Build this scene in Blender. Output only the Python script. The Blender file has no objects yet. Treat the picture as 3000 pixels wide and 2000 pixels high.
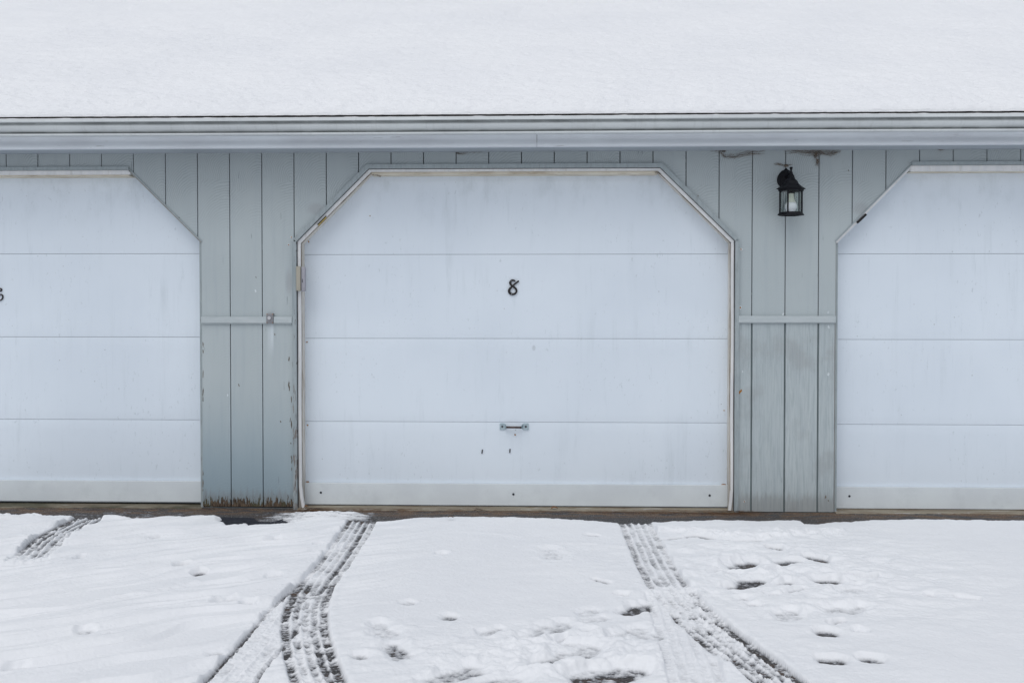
import bpy, bmesh, math, random
import numpy as np
from mathutils import Vector, Matrix
random.seed(7)
scn = bpy.context.scene
COL = scn.collection
R = math.radians
# ------------------------------------------------------------------ camera
F = 2800.0; D = 6.2; CH = 1.366
YAW = math.atan(1.11e-5 * F); PITCH = math.atan(51.0 / F); SHIFT = -69.0 / 3000.0
cam_d = bpy.data.cameras.new('camera'); cam = bpy.data.objects.new('camera', cam_d); COL.objects.link(cam)
cam_d.sensor_width = 36; cam_d.lens = F / 3000 * 36; cam_d.shift_y = SHIFT; cam_d.clip_end = 500
cam.location = (0, -D, CH); cam.rotation_euler = (math.pi / 2 - PITCH, 0, YAW)
scn.camera = cam
CM = Matrix.Translation(cam.location) @ cam.rotation_euler.to_matrix().to_4x4()
CO = CM.translation.copy(); CR = CM.to_3x3()
def ray(px, py):
    return CR @ Vector(((px - 1500) / F, (1000 - py - 69) / F, -1))
def W(px, py, Y=0.0):                       # point of the photograph on the upright plane y = Y
    d = ray(px, py); t = (Y - CO.y) / d.y; p = CO + d * t
    return p.x, p.z
def G(px, py, z=0.02):                      # point of the photograph on the ground
    d = ray(px, py); t = (z - CO.z) / d.z; p = CO + d * t
    return p.x, p.y

# ------------------------------------------------------------------ helpers
def link(name, mesh, mats, parent=None):
    o = bpy.data.objects.new(name, mesh); COL.objects.link(o)
    for m in (mats if isinstance(mats, (list, tuple)) else [mats]): mesh.materials.append(m)
    if parent: o.parent = parent
    return o
def obj(name, bm, mats, parent=None, smooth=False, loc=None):
    bmesh.ops.recalc_face_normals(bm, faces=bm.faces) if bm.faces else None
    me = bpy.data.meshes.new(name); bm.to_mesh(me); bm.free()
    if smooth:
        for p in me.polygons: p.use_smooth = True
    o = link(name, me, mats, parent)
    if loc: o.location = loc
    return o
def empty(name, loc=(0, 0, 0), rz=0):
    o = bpy.data.objects.new(name, None); COL.objects.link(o); o.location = loc; o.rotation_euler.z = rz
    o.empty_display_size = .1
    return o
def tag(o, label=None, cat=None, group=None, kind=None):
    if label: o['label'] = label
    if cat: o['category'] = cat
    if group: o['group'] = group
    if kind: o['kind'] = kind
    return o
def box(bm, x0, x1, y0, y1, z0, z1, mi=0, bev=0):
    vs = [bm.verts.new((x, y, z)) for x in (x0, x1) for y in (y0, y1) for z in (z0, z1)]
    fs = [bm.faces.new([vs[i] for i in f]) for f in ((0,1,3,2),(4,6,7,5),(0,4,5,1),(2,3,7,6),(0,2,6,4),(1,5,7,3))]
    for f in fs: f.material_index = mi
    if bev:
        es = set(e for f in fs for e in f.edges)
        r = bmesh.ops.bevel(bm, geom=list(es), offset=bev, segments=2, affect='EDGES', profile=.5)
        for f in r['faces']: f.material_index = mi
    return vs
def tube(bm, pts, rad, seg=8, mi=0, cap=True):
    rings = []; n = len(pts); pts = [Vector(p) for p in pts]
    for i, p in enumerate(pts):
        t = (pts[min(i + 1, n - 1)] - pts[max(i - 1, 0)]).normalized()
        a = t.cross(Vector((0, 0, 1)));
        if a.length < .05: a = t.cross(Vector((0, 1, 0)))
        a.normalize(); b = t.cross(a)
        r = rad[i] if isinstance(rad, (list, tuple)) else rad
        rings.append([bm.verts.new(p + (a * math.cos(2*math.pi*k/seg) + b * math.sin(2*math.pi*k/seg)) * r) for k in range(seg)])
    for i in range(n - 1):
        for k in range(seg):
            f = bm.faces.new((rings[i][k], rings[i][(k+1)%seg], rings[i+1][(k+1)%seg], rings[i+1][k])); f.material_index = mi
    if cap:
        for rg in (rings[0], rings[-1]):
            f = bm.faces.new(rg); f.material_index = mi
def lathe(bm, prof, seg=24, a0=0, mi=0, cap=(True, True), c=(0, 0)):
    rings = [[bm.verts.new((c[0] + r*math.cos(a0+2*math.pi*k/seg), c[1] + r*math.sin(a0+2*math.pi*k/seg), z)) for k in range(seg)] for r, z in prof]
    for i in range(len(rings) - 1):
        for k in range(seg):
            f = bm.faces.new((rings[i][k], rings[i][(k+1)%seg], rings[i+1][(k+1)%seg], rings[i+1][k])); f.material_index = mi
    if cap[0]: bm.faces.new(rings[0]).material_index = mi
    if cap[1]: bm.faces.new(rings[-1]).material_index = mi
def blob(bm, cx, cz, rx, rz, Y, mi=0, n=11, rough=.35, rot=0):  # small irregular flake lying on the wall
    vs = []
    for k in range(n):
        a = 2*math.pi*k/n; r = 1 + random.uniform(-rough, rough)
        x, z = rx*r*math.cos(a), rz*r*math.sin(a)
        vs.append(bm.verts.new((cx + x*math.cos(rot) - z*math.sin(rot), Y, cz + x*math.sin(rot) + z*math.cos(rot))))
    f = bm.faces.new(vs); f.material_index = mi
def offset(path, d):                         # path runs clockwise round the opening; d > 0 moves outward
    out = []; P = [Vector(p) for p in path]
    ns = []
    for i in range(len(P) - 1):
        t = (P[i+1] - P[i]).normalized(); ns.append(Vector((-t.y, t.x)))
    for i, p in enumerate(P):
        if i == 0: out.append(p + ns[0]*d)
        elif i == len(P) - 1: out.append(p + ns[-1]*d)
        else:
            m = (ns[i-1] + ns[i]).normalized(); out.append(p + m * (d / m.dot(ns[i])))
    return out
def strip(bm, path, o0, o1, y0, y1, mi=0):   # a moulding along the path, between two offsets, front y0 and back y1
    A, B = offset(path, o0), offset(path, o1)
    q = [[bm.verts.new((p.x, y, p.y)) for p in L] for L, y in ((A, y0), (B, y0), (B, y1), (A, y1))]
    for i in range(len(path) - 1):
        for a in range(4):
            b = (a + 1) % 4
            f = bm.faces.new((q[a][i], q[a][i+1], q[b][i+1], q[b][i])); f.material_index = mi
    for i in (0, -1): bm.faces.new([q[a][i] for a in range(4)]).material_index = mi

# ------------------------------------------------------------------ noise for the meshes
def _h(ix, iy, s):
    v = (ix.astype(np.int64) * 374761393 + iy.astype(np.int64) * 668265263 + s * 974634777) & 0xffffffff
    v = ((v ^ (v >> 13)) * 1274126177) & 0xffffffff
    return ((v ^ (v >> 16)) & 0xffff) / 65535.0
def vn(x, y, s=0):
    ix = np.floor(x); iy = np.floor(y); fx = x - ix; fy = y - iy
    an = [( _h(ix + i, iy + j, s) * 2*np.pi, i, j) for i in (0, 1) for j in (0, 1)]
    g = [np.cos(a)*(fx - i) + np.sin(a)*(fy - j) for a, i, j in an]
    u = fx*fx*fx*(fx*(fx*6-15)+10); v = fy*fy*fy*(fy*(fy*6-15)+10)
    return ((g[0]*(1-v) + g[1]*v)*(1-u) + (g[2]*(1-v) + g[3]*v)*u) * 1.5
def fbm(x, y, s=0, o=4, g=.5):
    r = np.zeros(np.broadcast(x, y).shape); a = 1.0
    for k in range(o):
        r += a * vn(x * 2**k + 17.3*k, y * 2**k - 9.1*k, s + k); a *= g
    return r
def ss(a, b, x):
    t = np.clip((x - a) / (b - a), 0, 1); return t*t*(3 - 2*t)
def grid_mesh(name, xs, ys, Z, attrs, mat, xyz=None):
    nx, ny = len(xs), len(ys)
    if xyz is None:
        X, Y = np.meshgrid(xs, ys); co = np.stack([X, Y, Z], -1).reshape(-1, 3)
    else: co = xyz.reshape(-1, 3)
    me = bpy.data.meshes.new(name)
    me.vertices.add(nx*ny); me.vertices.foreach_set('co', co.astype(np.float32).ravel())
    i = np.arange(nx*ny).reshape(ny, nx)
    q = np.stack([i[:-1, :-1], i[:-1, 1:], i[1:, 1:], i[1:, :-1]], -1).reshape(-1, 4)
    me.loops.add(q.size); me.loops.foreach_set('vertex_index', q.ravel().astype(np.int32))
    me.polygons.add(len(q)); me.polygons.foreach_set('loop_start', np.arange(0, q.size, 4, dtype=np.int32))
    me.polygons.foreach_set('use_smooth', np.ones(len(q), dtype=bool))
    me.update(calc_edges=True)
    for k, v in attrs.items():
        a = me.attributes.new(k, 'FLOAT', 'POINT'); a.data.foreach_set('value', v.astype(np.float32).ravel())
    return link(name, me, mat)

# ------------------------------------------------------------------ material nodes
class NT:
    def __init__(s, name):
        s.m = bpy.data.materials.new(name); s.m.use_nodes = True; s.t = s.m.node_tree
        s.b = s.t.nodes['Principled BSDF']; s.out = s.t.nodes['Material Output']
        s.tc = s.t.nodes.new('ShaderNodeTexCoord'); s.obj = s.tc.outputs['Object']
        s.sep = s.t.nodes.new('ShaderNodeSeparateXYZ'); s.l(s.obj, s.sep.inputs[0])
        s.x, s.y, s.z = s.sep.outputs
    def l(s, a, b): s.t.links.new(a, b)
    def put(s, v, i):
        if isinstance(v, bpy.types.NodeSocket): s.l(v, i)
        else: i.default_value = v
    def f(s, op, a, b=0.0, c=0.0, clamp=False):
        n = s.t.nodes.new('ShaderNodeMath'); n.operation = op; n.use_clamp = clamp
        s.put(a, n.inputs[0]); s.put(b, n.inputs[1]); s.put(c, n.inputs[2]); return n.outputs[0]
    def sc(s, v, sc=(1, 1, 1), loc=(0, 0, 0), rot=(0, 0, 0)):
        n = s.t.nodes.new('ShaderNodeMapping'); s.l(v, n.inputs[0])
        n.inputs['Scale'].default_value = sc; n.inputs['Location'].default_value = loc; n.inputs['Rotation'].default_value = rot
        return n.outputs[0]
    def noise(s, v, scale, detail=4, rough=.55, dist=0):
        n = s.t.nodes.new('ShaderNodeTexNoise'); s.l(v, n.inputs['Vector'])
        n.inputs['Scale'].default_value = scale; n.inputs['Detail'].default_value = detail
        n.inputs['Roughness'].default_value = rough; n.inputs['Distortion'].default_value = dist
        return n.outputs['Fac']
    def vor(s, v, scale):
        n = s.t.nodes.new('ShaderNodeTexVoronoi'); s.l(v, n.inputs['Vector']); n.inputs['Scale'].default_value = scale
        return n.outputs['Distance'], n.outputs['Color']
    def mr(s, v, a, b, c=0.0, d=1.0, smooth=True):
        n = s.t.nodes.new('ShaderNodeMapRange'); n.interpolation_type = 'SMOOTHSTEP' if smooth else 'LINEAR'
        s.put(v, n.inputs[0])
        for k, q in zip((1, 2, 3, 4), (a, b, c, d)): s.put(q, n.inputs[k])
        return n.outputs[0]
    def mix(s, f, a, b, mode='MIX'):
        n = s.t.nodes.new('ShaderNodeMix'); n.data_type = 'RGBA'; n.blend_type = mode
        s.put(f, n.inputs[0])
        for v, i in ((a, 6), (b, 7)):
            s.put(v if isinstance(v, bpy.types.NodeSocket) else (*v, 1) if len(v) == 3 else v, n.inputs[i])
        return n.outputs[2]
    def bump(s, h, st=.3, dist=.002, prev=None):
        n = s.t.nodes.new('ShaderNodeBump'); n.inputs['Strength'].default_value = st; n.inputs['Distance'].default_value = dist
        s.put(h, n.inputs['Height'])
        if prev: s.l(prev, n.inputs['Normal'])
        return n.outputs[0]
    def attr(s, name):
        n = s.t.nodes.new('ShaderNodeAttribute'); n.attribute_name = name; return n.outputs['Fac']
    def island(s):
        return s.t.nodes.new('ShaderNodeNewGeometry').outputs['Random Per Island']
    def done(s, col, rough=.6, normal=None, metal=0.0, spec=.3):
        s.put(col if isinstance(col, bpy.types.NodeSocket) else (*col, 1), s.b.inputs['Base Color'])
        s.put(rough, s.b.inputs['Roughness']); s.put(metal, s.b.inputs['Metallic'])
        s.b.inputs['Specular IOR Level'].default_value = spec
        if normal: s.l(normal, s.b.inputs['Normal'])
        return s.m

# --- layout measured on the wall
GX0 = W(2203, 800)[0]; PITCHB = (W(2498, 600)[0] - W(580, 600)[0]) / 20.0
def groove(k): return GX0 + k * PITCHB
Z_TOP = W(1500, 444.5)[1]
Z_RAIL0, Z_RAIL1 = W(2300, 947)[1], W(2300, 925)[1]
BAYL = (W(593, 1100)[0], W(858, 1100)[0]); BAYR = (W(2162, 1100)[0], W(2445, 1100)[0])

def mat_siding():
    n = NT('weathered_grey_green_siding_paint')
    wl = n.noise(n.obj, 1.1, 3)
    st = n.noise(n.sc(n.obj, (26, 1, 1.6)), 1, 5, .6)
    fine = n.noise(n.sc(n.obj, (130, 1, 9)), 1, 4, .6)
    c = n.mix(n.mr(wl, .3, .7), (.412, .462, .476), (.452, .50, .510))
    c = n.mix(n.f('MULTIPLY', n.island(), .35), c, (.365, .415, .435))
    c = n.mix(n.mr(st, .45, .75, 0, .5), c, (.36, .41, .44))
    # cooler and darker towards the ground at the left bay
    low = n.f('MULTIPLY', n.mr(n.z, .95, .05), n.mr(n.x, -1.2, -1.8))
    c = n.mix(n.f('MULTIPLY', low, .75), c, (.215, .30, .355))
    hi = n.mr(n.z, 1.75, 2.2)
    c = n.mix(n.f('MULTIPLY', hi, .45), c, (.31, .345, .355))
    # lower right panel: grain showing through thin paint
    lr = n.f('MULTIPLY', n.mr(n.z, Z_RAIL0 + .005, Z_RAIL0 - .005), n.mr(n.x, 0, .1))
    gr = n.noise(n.sc(n.obj, (95, 1, 4.5)), 1, 6, .7, .6)
    c = n.mix(n.f('MULTIPLY', lr, n.mr(gr, .42, .66, 0, .6)), c, (.29, .34, .36))
    c = n.mix(n.f('MULTIPLY', lr, n.mr(gr, .38, .28, 0, .35)), c, (.48, .53, .54))
    c = n.mix(n.f('MULTIPLY', lr, n.mr(n.noise(n.obj, 3.5, 4), .5, .68, 0, .45)), c, (.30, .315, .32))
    # saw arcs
    fx = n.f('MULTIPLY', n.f('FRACT', n.f('DIVIDE', n.f('SUBTRACT', n.x, GX0), PITCHB)), PITCHB)
    dx = n.f('SUBTRACT', fx, .19); zz = n.f('ADD', n.z, n.f('MULTIPLY', n.island(), .4))
    dz = n.f('MULTIPLY', n.f('SUBTRACT', n.f('MODULO', zz, .46), .02), .62)
    r = n.f('SQRT', n.f('ADD', n.f('MULTIPLY', dx, dx), n.f('MULTIPLY', dz, dz)))
    arc = n.f('SINE', n.f('MULTIPLY', n.f('ADD', r, n.f('MULTIPLY', n.noise(n.obj, 14, 2), .02)), 2*math.pi/.0115))
    am = n.f('MULTIPLY', n.f('ADD', n.f('MULTIPLY', hi, .8), .13), n.mr(n.noise(n.obj, 5, 2), .35, .6))
    ar = n.f('MULTIPLY', n.f('MULTIPLY', arc, am), n.f('SUBTRACT', 1, lr))
    c = n.mix(n.f('MULTIPLY', n.f('MAXIMUM', ar, 0), .30), c, (.46, .50, .51))
    c = n.mix(n.f('MULTIPLY', n.f('MAXIMUM', n.f('MULTIPLY', ar, -1), 0), .30), c, (.18, .215, .23))
    # hairline cracks in the paint
    ck = n.noise(n.sc(n.obj, (75, 1, 7)), 1, 2, .4)
    ckm = n.mr(n.noise(n.obj, 2.3, 2), .47, .6)
    c = n.mix(n.f('MULTIPLY', n.mr(ck, .70, .74), n.f('MULTIPLY', ckm, .7)), c, (.12, .14, .15))
    sp = n.noise(n.obj, 55, 2)
    c = n.mix(n.mr(sp, .80, .83, 0, .7), c, (.10, .09, .08))
    # pale run marks
    # splash dirt at the foot
    jag = n.noise(n.sc(n.obj, (55, 1, 7)), 1, 3, .6)
    dirt = n.mr(n.f('SUBTRACT', n.z, n.f('MULTIPLY', jag, .16)), .06, -.01)
    c = n.mix(n.f('MULTIPLY', dirt, .38), c, (.20, .185, .17))
    rot = n.f('MULTIPLY', n.mr(n.f('SUBTRACT', n.z, n.f('MULTIPLY', n.mr(n.noise(n.sc(n.obj, (70, 1, 12)), 1, 4, .75), .32, .7), .085)), .020, .012), n.mr(n.x, 0, -.1))
    rc = n.mix(n.mr(n.noise(n.sc(n.obj, (160, 1, 30)), 1, 3), .4, .62), (.05, .035, .025), (.15, .11, .075))
    rc = n.mix(n.mr(n.noise(n.obj, 12, 2), .5, .6, 0, .6), rc, (.07, .075, .04))
    c = n.mix(rot, c, rc)
    # scuff smudges beside the door jamb
    for px, py, rx, rz in ((848, 830, .035, .10), (925, 612, .07, .05), (2520, 610, .06, .05)):
        X, Z = W(px, py)
        a = n.f('DIVIDE', n.f('SUBTRACT', n.x, X), rx); b = n.f('DIVIDE', n.f('SUBTRACT', n.z, Z), rz)
        d = n.f('SQRT', n.f('ADD', n.f('MULTIPLY', a, a), n.f('MULTIPLY', b, b)))
        c = n.mix(n.f('MULTIPLY', n.mr(n.f('ADD', d, n.mr(wl, .3, .7, -.3, .3)), 1.1, .4), .35), c, (.27, .27, .285))
    X, Z = W(793, 1000)
    run = n.f('MULTIPLY', n.mr(n.f('ABSOLUTE', n.f('SUBTRACT', n.x, X)), .026, .012), n.f('MULTIPLY', n.mr(n.z, Z - .13, Z + .05), n.mr(n.z, Z + .12, Z + .115)))
    c = n.mix(n.f('MULTIPLY', run, n.mr(st, .3, .6, .25, .65)), c, (.60, .66, .70))
    h = n.f('ADD', n.f('MULTIPLY', fine, .5), n.f('ADD', n.f('MULTIPLY', ar, .35), n.f('MULTIPLY', gr, lr)))
    h = n.f('SUBTRACT', h, n.f('MULTIPLY', rot, 2.0))
    return n.done(c, .72, n.bump(h, .55, .0016))

def paint(name, base, dark, dirt=None, dirt_amt=.4, streak=(14, 1, 1.1), rough=.5, b=.12):
    n = NT(name)
    v = n.f('ADD', 0, n.f('ADD', n.noise(n.obj, .9, 3), 0))
    c = n.mix(n.mr(v, .3, .7), base, dark)
    if dirt:
        s1 = n.noise(n.sc(n.obj, streak), 1, 6, .65, .3)
        m = n.noise(n.obj, 2.2, 3)
        c = n.mix(n.f('MULTIPLY', n.mr(s1, .5, .8), n.f('MULTIPLY', n.mr(m, .4, .7), dirt_amt)), c, dirt)
        s2 = n.noise(n.sc(n.obj, (60, 60, 30)), 1, 3)
        c = n.mix(n.f('MULTIPLY', n.mr(s2, .62, .78, 0, .55), n.mr(n.noise(n.obj, 3.1, 3), .42, .6)), c, dirt)
    return n, c, n.bump(n.noise(n.sc(n.obj, (90, 90, 30)), 1, 4), b, .001)

def mat_door(top):
    n, c, b = paint('sectional_door_paint', (.72, .785, .850), (.665, .73, .80), (.45, .51, .55), .42)
    # faint mildew haze below the head and a few scuffs
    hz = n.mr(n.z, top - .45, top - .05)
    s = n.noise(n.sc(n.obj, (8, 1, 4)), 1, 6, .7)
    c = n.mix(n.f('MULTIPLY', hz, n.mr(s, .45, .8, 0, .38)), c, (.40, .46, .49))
    s2 = n.noise(n.sc(n.obj, (20, 1, 2.4)), 1, 6, .7, .2)
    c = n.mix(n.mr(s2, .56, .8, 0, .28), c, (.42, .49, .54))
    c = n.mix(n.mr(n.noise(n.sc(n.obj, (6, 1, 1.2)), 1, 4), .55, .8, 0, .3), c, (.74, .80, .865))
    sp, _ = n.vor(n.obj, 9)
    c = n.mix(n.f('MULTIPLY', n.mr(sp, .045, .025), n.mr(n.noise(n.obj, 1.7, 1), .5, .56, 0, .5)), c, (.25, .27, .27))
    X, Z = W(1564, 1019, .12)
    a = n.f('DIVIDE', n.f('SUBTRACT', n.x, X), .014); q = n.f('DIVIDE', n.f('SUBTRACT', n.z, Z), .022)
    c = n.mix(n.mr(n.f('SQRT', n.f('ADD', n.f('MULTIPLY', a, a), n.f('MULTIPLY', q, q))), 1.1, .5, 0, .35), c, (.33, .35, .36))
    return n.done(c, .5, b)
def simple(name, a, bcol, rough=.55, sc=6, st=(1, 1, 1), bump=.15, metal=0, dirt=None, damt=.5, spec=.3, dist=.001):
    n = NT(name)
    c = n.mix(n.mr(n.noise(n.sc(n.obj, st), sc, 5, .6), .35, .65), a, bcol)
    if dirt: c = n.mix(n.mr(n.noise(n.sc(n.obj, st, (3, 3, 3)), sc * 1.7, 6, .7), .52, .72, 0, damt), c, dirt)
    return n.done(c, rough, n.bump(n.noise(n.sc(n.obj, st), sc * 9, 3), bump, dist), metal, spec)

M = {}
M['siding'] = mat_siding()
n = NT('dark_groove'); c = n.mix(n.mr(n.noise(n.sc(n.obj, (8, 1, 9)), 1, 3), .62, .66), (.022, .02, .022), (.25, .28, .28)); M['groove'] = n.done(c, .9)
M['groove_wide'] = simple('recessed_groove_paint', (.17, .21, .22), (.12, .15, .155), .8, 8, (1, 1, .3))
M['casing'] = simple('grey_casing_paint', (.29, .335, .35), (.34, .385, .40), .65, 3, (14, 1, 3), .35, dirt=(.16, .15, .14), damt=.35)
M['rail'] = simple('grey_rail_paint', (.42, .47, .485), (.47, .515, .53), .6, 3, (2, 1, 14), .2, dirt=(.30, .32, .33), damt=.25)
n = NT('peeling_casing_paint')
c = n.mix(n.mr(n.noise(n.sc(n.obj, (20, 1, 2)), 1, 4), .35, .65), (.27, .315, .335), (.34, .385, .40))
pe = n.noise(n.sc(n.obj, (95, 1, 11), (2.3, 0, 0)), 1, 4, .6)
pm = n.mr(n.z, 1.5, .3, .64, .52)
peel = n.mr(n.f('SUBTRACT', pe, pm), 0, .02)
c = n.mix(peel, c, n.mix(n.mr(n.noise(n.sc(n.obj, (200, 1, 20)), 1), .4, .6), (.13, .12, .115), (.27, .26, .25)))
M['peel'] = n.done(c, .8, n.bump(n.f('SUBTRACT', pe, n.f('MULTIPLY', peel, .8)), .5, .002))
M['cream'] = simple('yellowed_head_jamb', (.70, .66, .56), (.58, .52, .42), .6, 1.6, (2.5, 6, 14), .15, dirt=(.30, .22, .14), damt=.6)
M['stain'] = simple('brown_dirt_line', (.20, .16, .12), (.48, .45, .40), .9, 3, (5, 5, 1.2))
M['gap'] = simple('dark_gap', (.05, .045, .05), (.10, .095, .095), .9, 5, (4, 4, 1))
M['edge'] = simple('weathered_grey_edge', (.36, .36, .34), (.28, .28, .27), .7, 8, (3, 3, 1), .3)
M['stop'] = simple('white_weatherstrip', (.76, .76, .76), (.68, .69, .70), .45, 2, (10, 10, 2), .1, dirt=(.42, .38, .32), damt=.3)
n = NT('stained_reveal_paint')
c = n.mix(n.mr(n.noise(n.sc(n.obj, (3, 3, 3)), 1, 4), .35, .65), (.72, .70, .66), (.62, .59, .53))
c = n.mix(n.mr(n.noise(n.sc(n.obj, (1.6, 12, 2.2)), 2, 5, .65), .54, .70, 0, .7), c, (.34, .28, .22))
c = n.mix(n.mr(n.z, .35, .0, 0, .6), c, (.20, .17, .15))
M['reveal'] = n.done(c, .6)
M['kick'] = simple('bottom_board_paint', (.70, .75, .775), (.655, .70, .73), .5, 1.4, (3, 1, 3), .08, dirt=(.50, .54, .56), damt=.25)
n = NT('gutter_aluminium_paint')
c = n.mix(n.mr(n.noise(n.sc(n.obj, (1.5, 1, 4)), 1, 4), .35, .65), (.64, .675, .68), (.57, .60, .61))
c = n.mix(n.mr(n.noise(n.sc(n.obj, (38, 4, 7)), 1, 5, .65), .5, .75, 0, .28), c, (.40, .42, .41))
c = n.mix(n.mr(n.noise(n.obj, 38, 2), .78, .81, 0, .7), c, (.10, .10, .09))
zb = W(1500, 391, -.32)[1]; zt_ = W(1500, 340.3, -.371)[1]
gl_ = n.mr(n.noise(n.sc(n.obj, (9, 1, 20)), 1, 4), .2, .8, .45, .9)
c = n.mix(n.f('MULTIPLY', n.f('MULTIPLY', n.mr(n.z, zt_ - .050, zt_ - .024), n.mr(n.z, zt_ - .0195, zt_ - .0205)), gl_), c, (.22, .235, .235))  # shade under the lip, painted into the gutter colour as a dark band
c = n.mix(n.f('MULTIPLY', n.f('MULTIPLY', n.mr(n.z, zb + .036, zb + .018), n.mr(n.z, zb + .0115, zb + .0135)), gl_), c, (.20, .215, .215))  # same painted shade in the hollow just above the bead
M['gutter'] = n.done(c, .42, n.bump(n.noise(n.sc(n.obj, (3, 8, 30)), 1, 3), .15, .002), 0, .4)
n = NT('crown_fascia_paint')
c = n.mix(n.mr(n.noise(n.sc(n.obj, (2, 1, 8)), 1, 4), .35, .65), (.72, .76, .80), (.64, .67, .71))
cr = n.noise(n.sc(n.obj, (6, 60, 130)), 1, 3, .5)
c = n.mix(n.f('MULTIPLY', n.mr(cr, .70, .73), n.mr(n.noise(n.obj, 1.6, 1), .5, .6, 0, .7)), c, (.22, .21, .20))
M['fascia'] = n.done(c, .55, n.bump(cr, .2, .001))
M['soffit'] = simple('soffit_paint', (.40, .445, .49), (.35, .39, .43), .7, 2, (1, 1, 1), .1)
M['shingle'] = simple('wet_black_shingle_edge', (.018, .015, .015), (.04, .035, .033), .7, 14, (1, 1, 1), .4)
M['rust'] = simple('rust_spot', (.42, .20, .04), (.22, .08, .02), .9, 90)
M['wood'] = simple('bare_rotten_wood', (.10, .085, .07), (.19, .165, .135), .9, 12, (6, 6, 1), .6)
M['halo'] = simple('flaked_white_primer', (.60, .65, .67), (.5, .55, .57), .7, 30)
M['zinc'] = simple('zinc_plated_steel', (.36, .45, .49), (.46, .55, .585), .42, 40, bump=.1, metal=.55, dirt=(.20, .24, .26), damt=.5)
M['zinc_dark'] = simple('shaded_zinc_bend', (.10, .14, .17), (.16, .20, .23), .45, 30, metal=.5)
M['rod'] = simple('rusted_chrome_rod', (.05, .02, .015), (.10, .08, .075), .35, 25, (1, 1, 1), .1, metal=.6)
M['screw'] = simple('dark_screw_head', (.06, .06, .075), (.12, .12, .13), .5, 60, metal=.5)
M['hole'] = simple('dark_bolt', (.03, .035, .045), (.05, .055, .065), .7, 30)
M['black'] = simple('black_lantern_enamel', (.004, .0045, .007), (.009, .0095, .013), .6, 20, bump=.3, dirt=(.022, .022, .025), damt=.3, spec=.18)
M['number'] = simple('black_number_plastic', (.013, .011, .012), (.02, .017, .017), .4, 30)
M['bulb'] = simple('frosted_bulb', (.88, .88, .94), (.84, .84, .90), .3, 5)
M['bulb_neck'] = simple('ivory_bulb_neck', (.72, .73, .64), (.66, .68, .60), .4, 5)
M['beige'] = simple('aged_beige_plastic', (.37, .35, .29), (.33, .31, .26), .5, 10, dirt=(.25, .22, .17), damt=.3)
M['greybox'] = simple('grey_plastic_cover', (.36, .36, .40), (.31, .31, .35), .5, 10, dirt=(.18, .17, .18), damt=.4)
M['yellow'] = simple('yellow_foam', (.42, .32, .10), (.30, .22, .07), .8, 40)
M['foil'] = simple('black_rubber_wedge', (.012, .011, .012), (.02, .02, .02), .8, 40)
M['plate'] = simple('brushed_steel_plate', (.22, .22, .24), (.28, .28, .29), .45, 12, (1, 1, 12), .1, metal=.5)
M['chrome'] = simple('bright_lock_cylinder', (.75, .75, .76), (.6, .6, .62), .25, 20, metal=.8)
M['web'] = simple('dusty_cobweb', (.10, .07, .05), (.22, .17, .13), .95, 60)
M['web_pale'] = simple('pale_cobweb_silk', (.36, .35, .33), (.28, .27, .25), .95, 60)
M['needle'] = simple('brown_pine_needles', (.20, .10, .045), (.10, .06, .035), .9, 18)
M['twig'] = simple('grey_brown_twig', (.12, .09, .07), (.07, .05, .04), .9, 30)
n = NT('concrete_lip')
c = n.mix(n.mr(n.noise(n.sc(n.obj, (2, 8, 8)), 1, 5), .35, .65), (.30, .27, .21), (.22, .185, .14))
c = n.mix(n.mr(n.noise(n.sc(n.obj, (4, 30, 30), (5, 0, 0)), 1, 5, .7), .52, .64, 0, .8), c, (.11, .06, .03))
c = n.mix(n.mr(n.noise(n.sc(n.obj, (5, 20, 20), (9, 0, 0)), 1, 5, .7), .58, .66, 0, .6), c, (.50, .50, .50))
c = n.mix(n.f('MULTIPLY', n.mr(n.x, -1.9, -2.4), n.mr(n.noise(n.obj, 4, 4), .4, .6, .3, .9)), c, (.07, .07, .045))
M['concrete'] = n.done(c, .85, n.bump(n.noise(n.obj, 60, 5), .5, .003))
# asphalt
n = NT('old_wet_asphalt')
d, vc = n.vor(n.obj, 90)
g = n.noise(n.obj, 95, 4, .75)
c = n.mix(n.mr(g, .35, .7), (.022, .022, .024), (.17, .16, .155))
c = n.mix(n.mr(n.noise(n.obj, 80, 1), .66, .71), c, (.36, .35, .34))
c = n.mix(n.mr(n.noise(n.sc(n.obj, (3, 14, 1)), 1, 5, .6), .5, .68, 0, .6), c, (.13, .07, .04))
c = n.mix(n.mr(n.noise(n.obj, 1.3, 2), .4, .65, 0, .4), c, (.05, .052, .06))
br_ = n.f('MULTIPLY', n.mr(n.y, -.24, -.08), n.mr(n.noise(n.sc(n.obj, (5, 16, 1), (7, 0, 0)), 1, 5, .65), .42, .58, 0, .8))
c = n.mix(br_, c, n.mix(n.mr(n.noise(n.obj, 110, 3), .4, .6), (.12, .07, .04), (.27, .18, .11)))
M['asphalt'] = n.done(c, .75, n.bump(n.f('ADD', g, d), 1.0, .008), 0, .35)
n = NT('tar_repair'); M['tar'] = n.done(n.mix(n.mr(n.noise(n.obj, 40, 4), .4, .7), (.011, .012, .019), (.028, .028, .038)), .7, n.bump(n.noise(n.obj, 90, 3), .4, .002))
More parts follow.
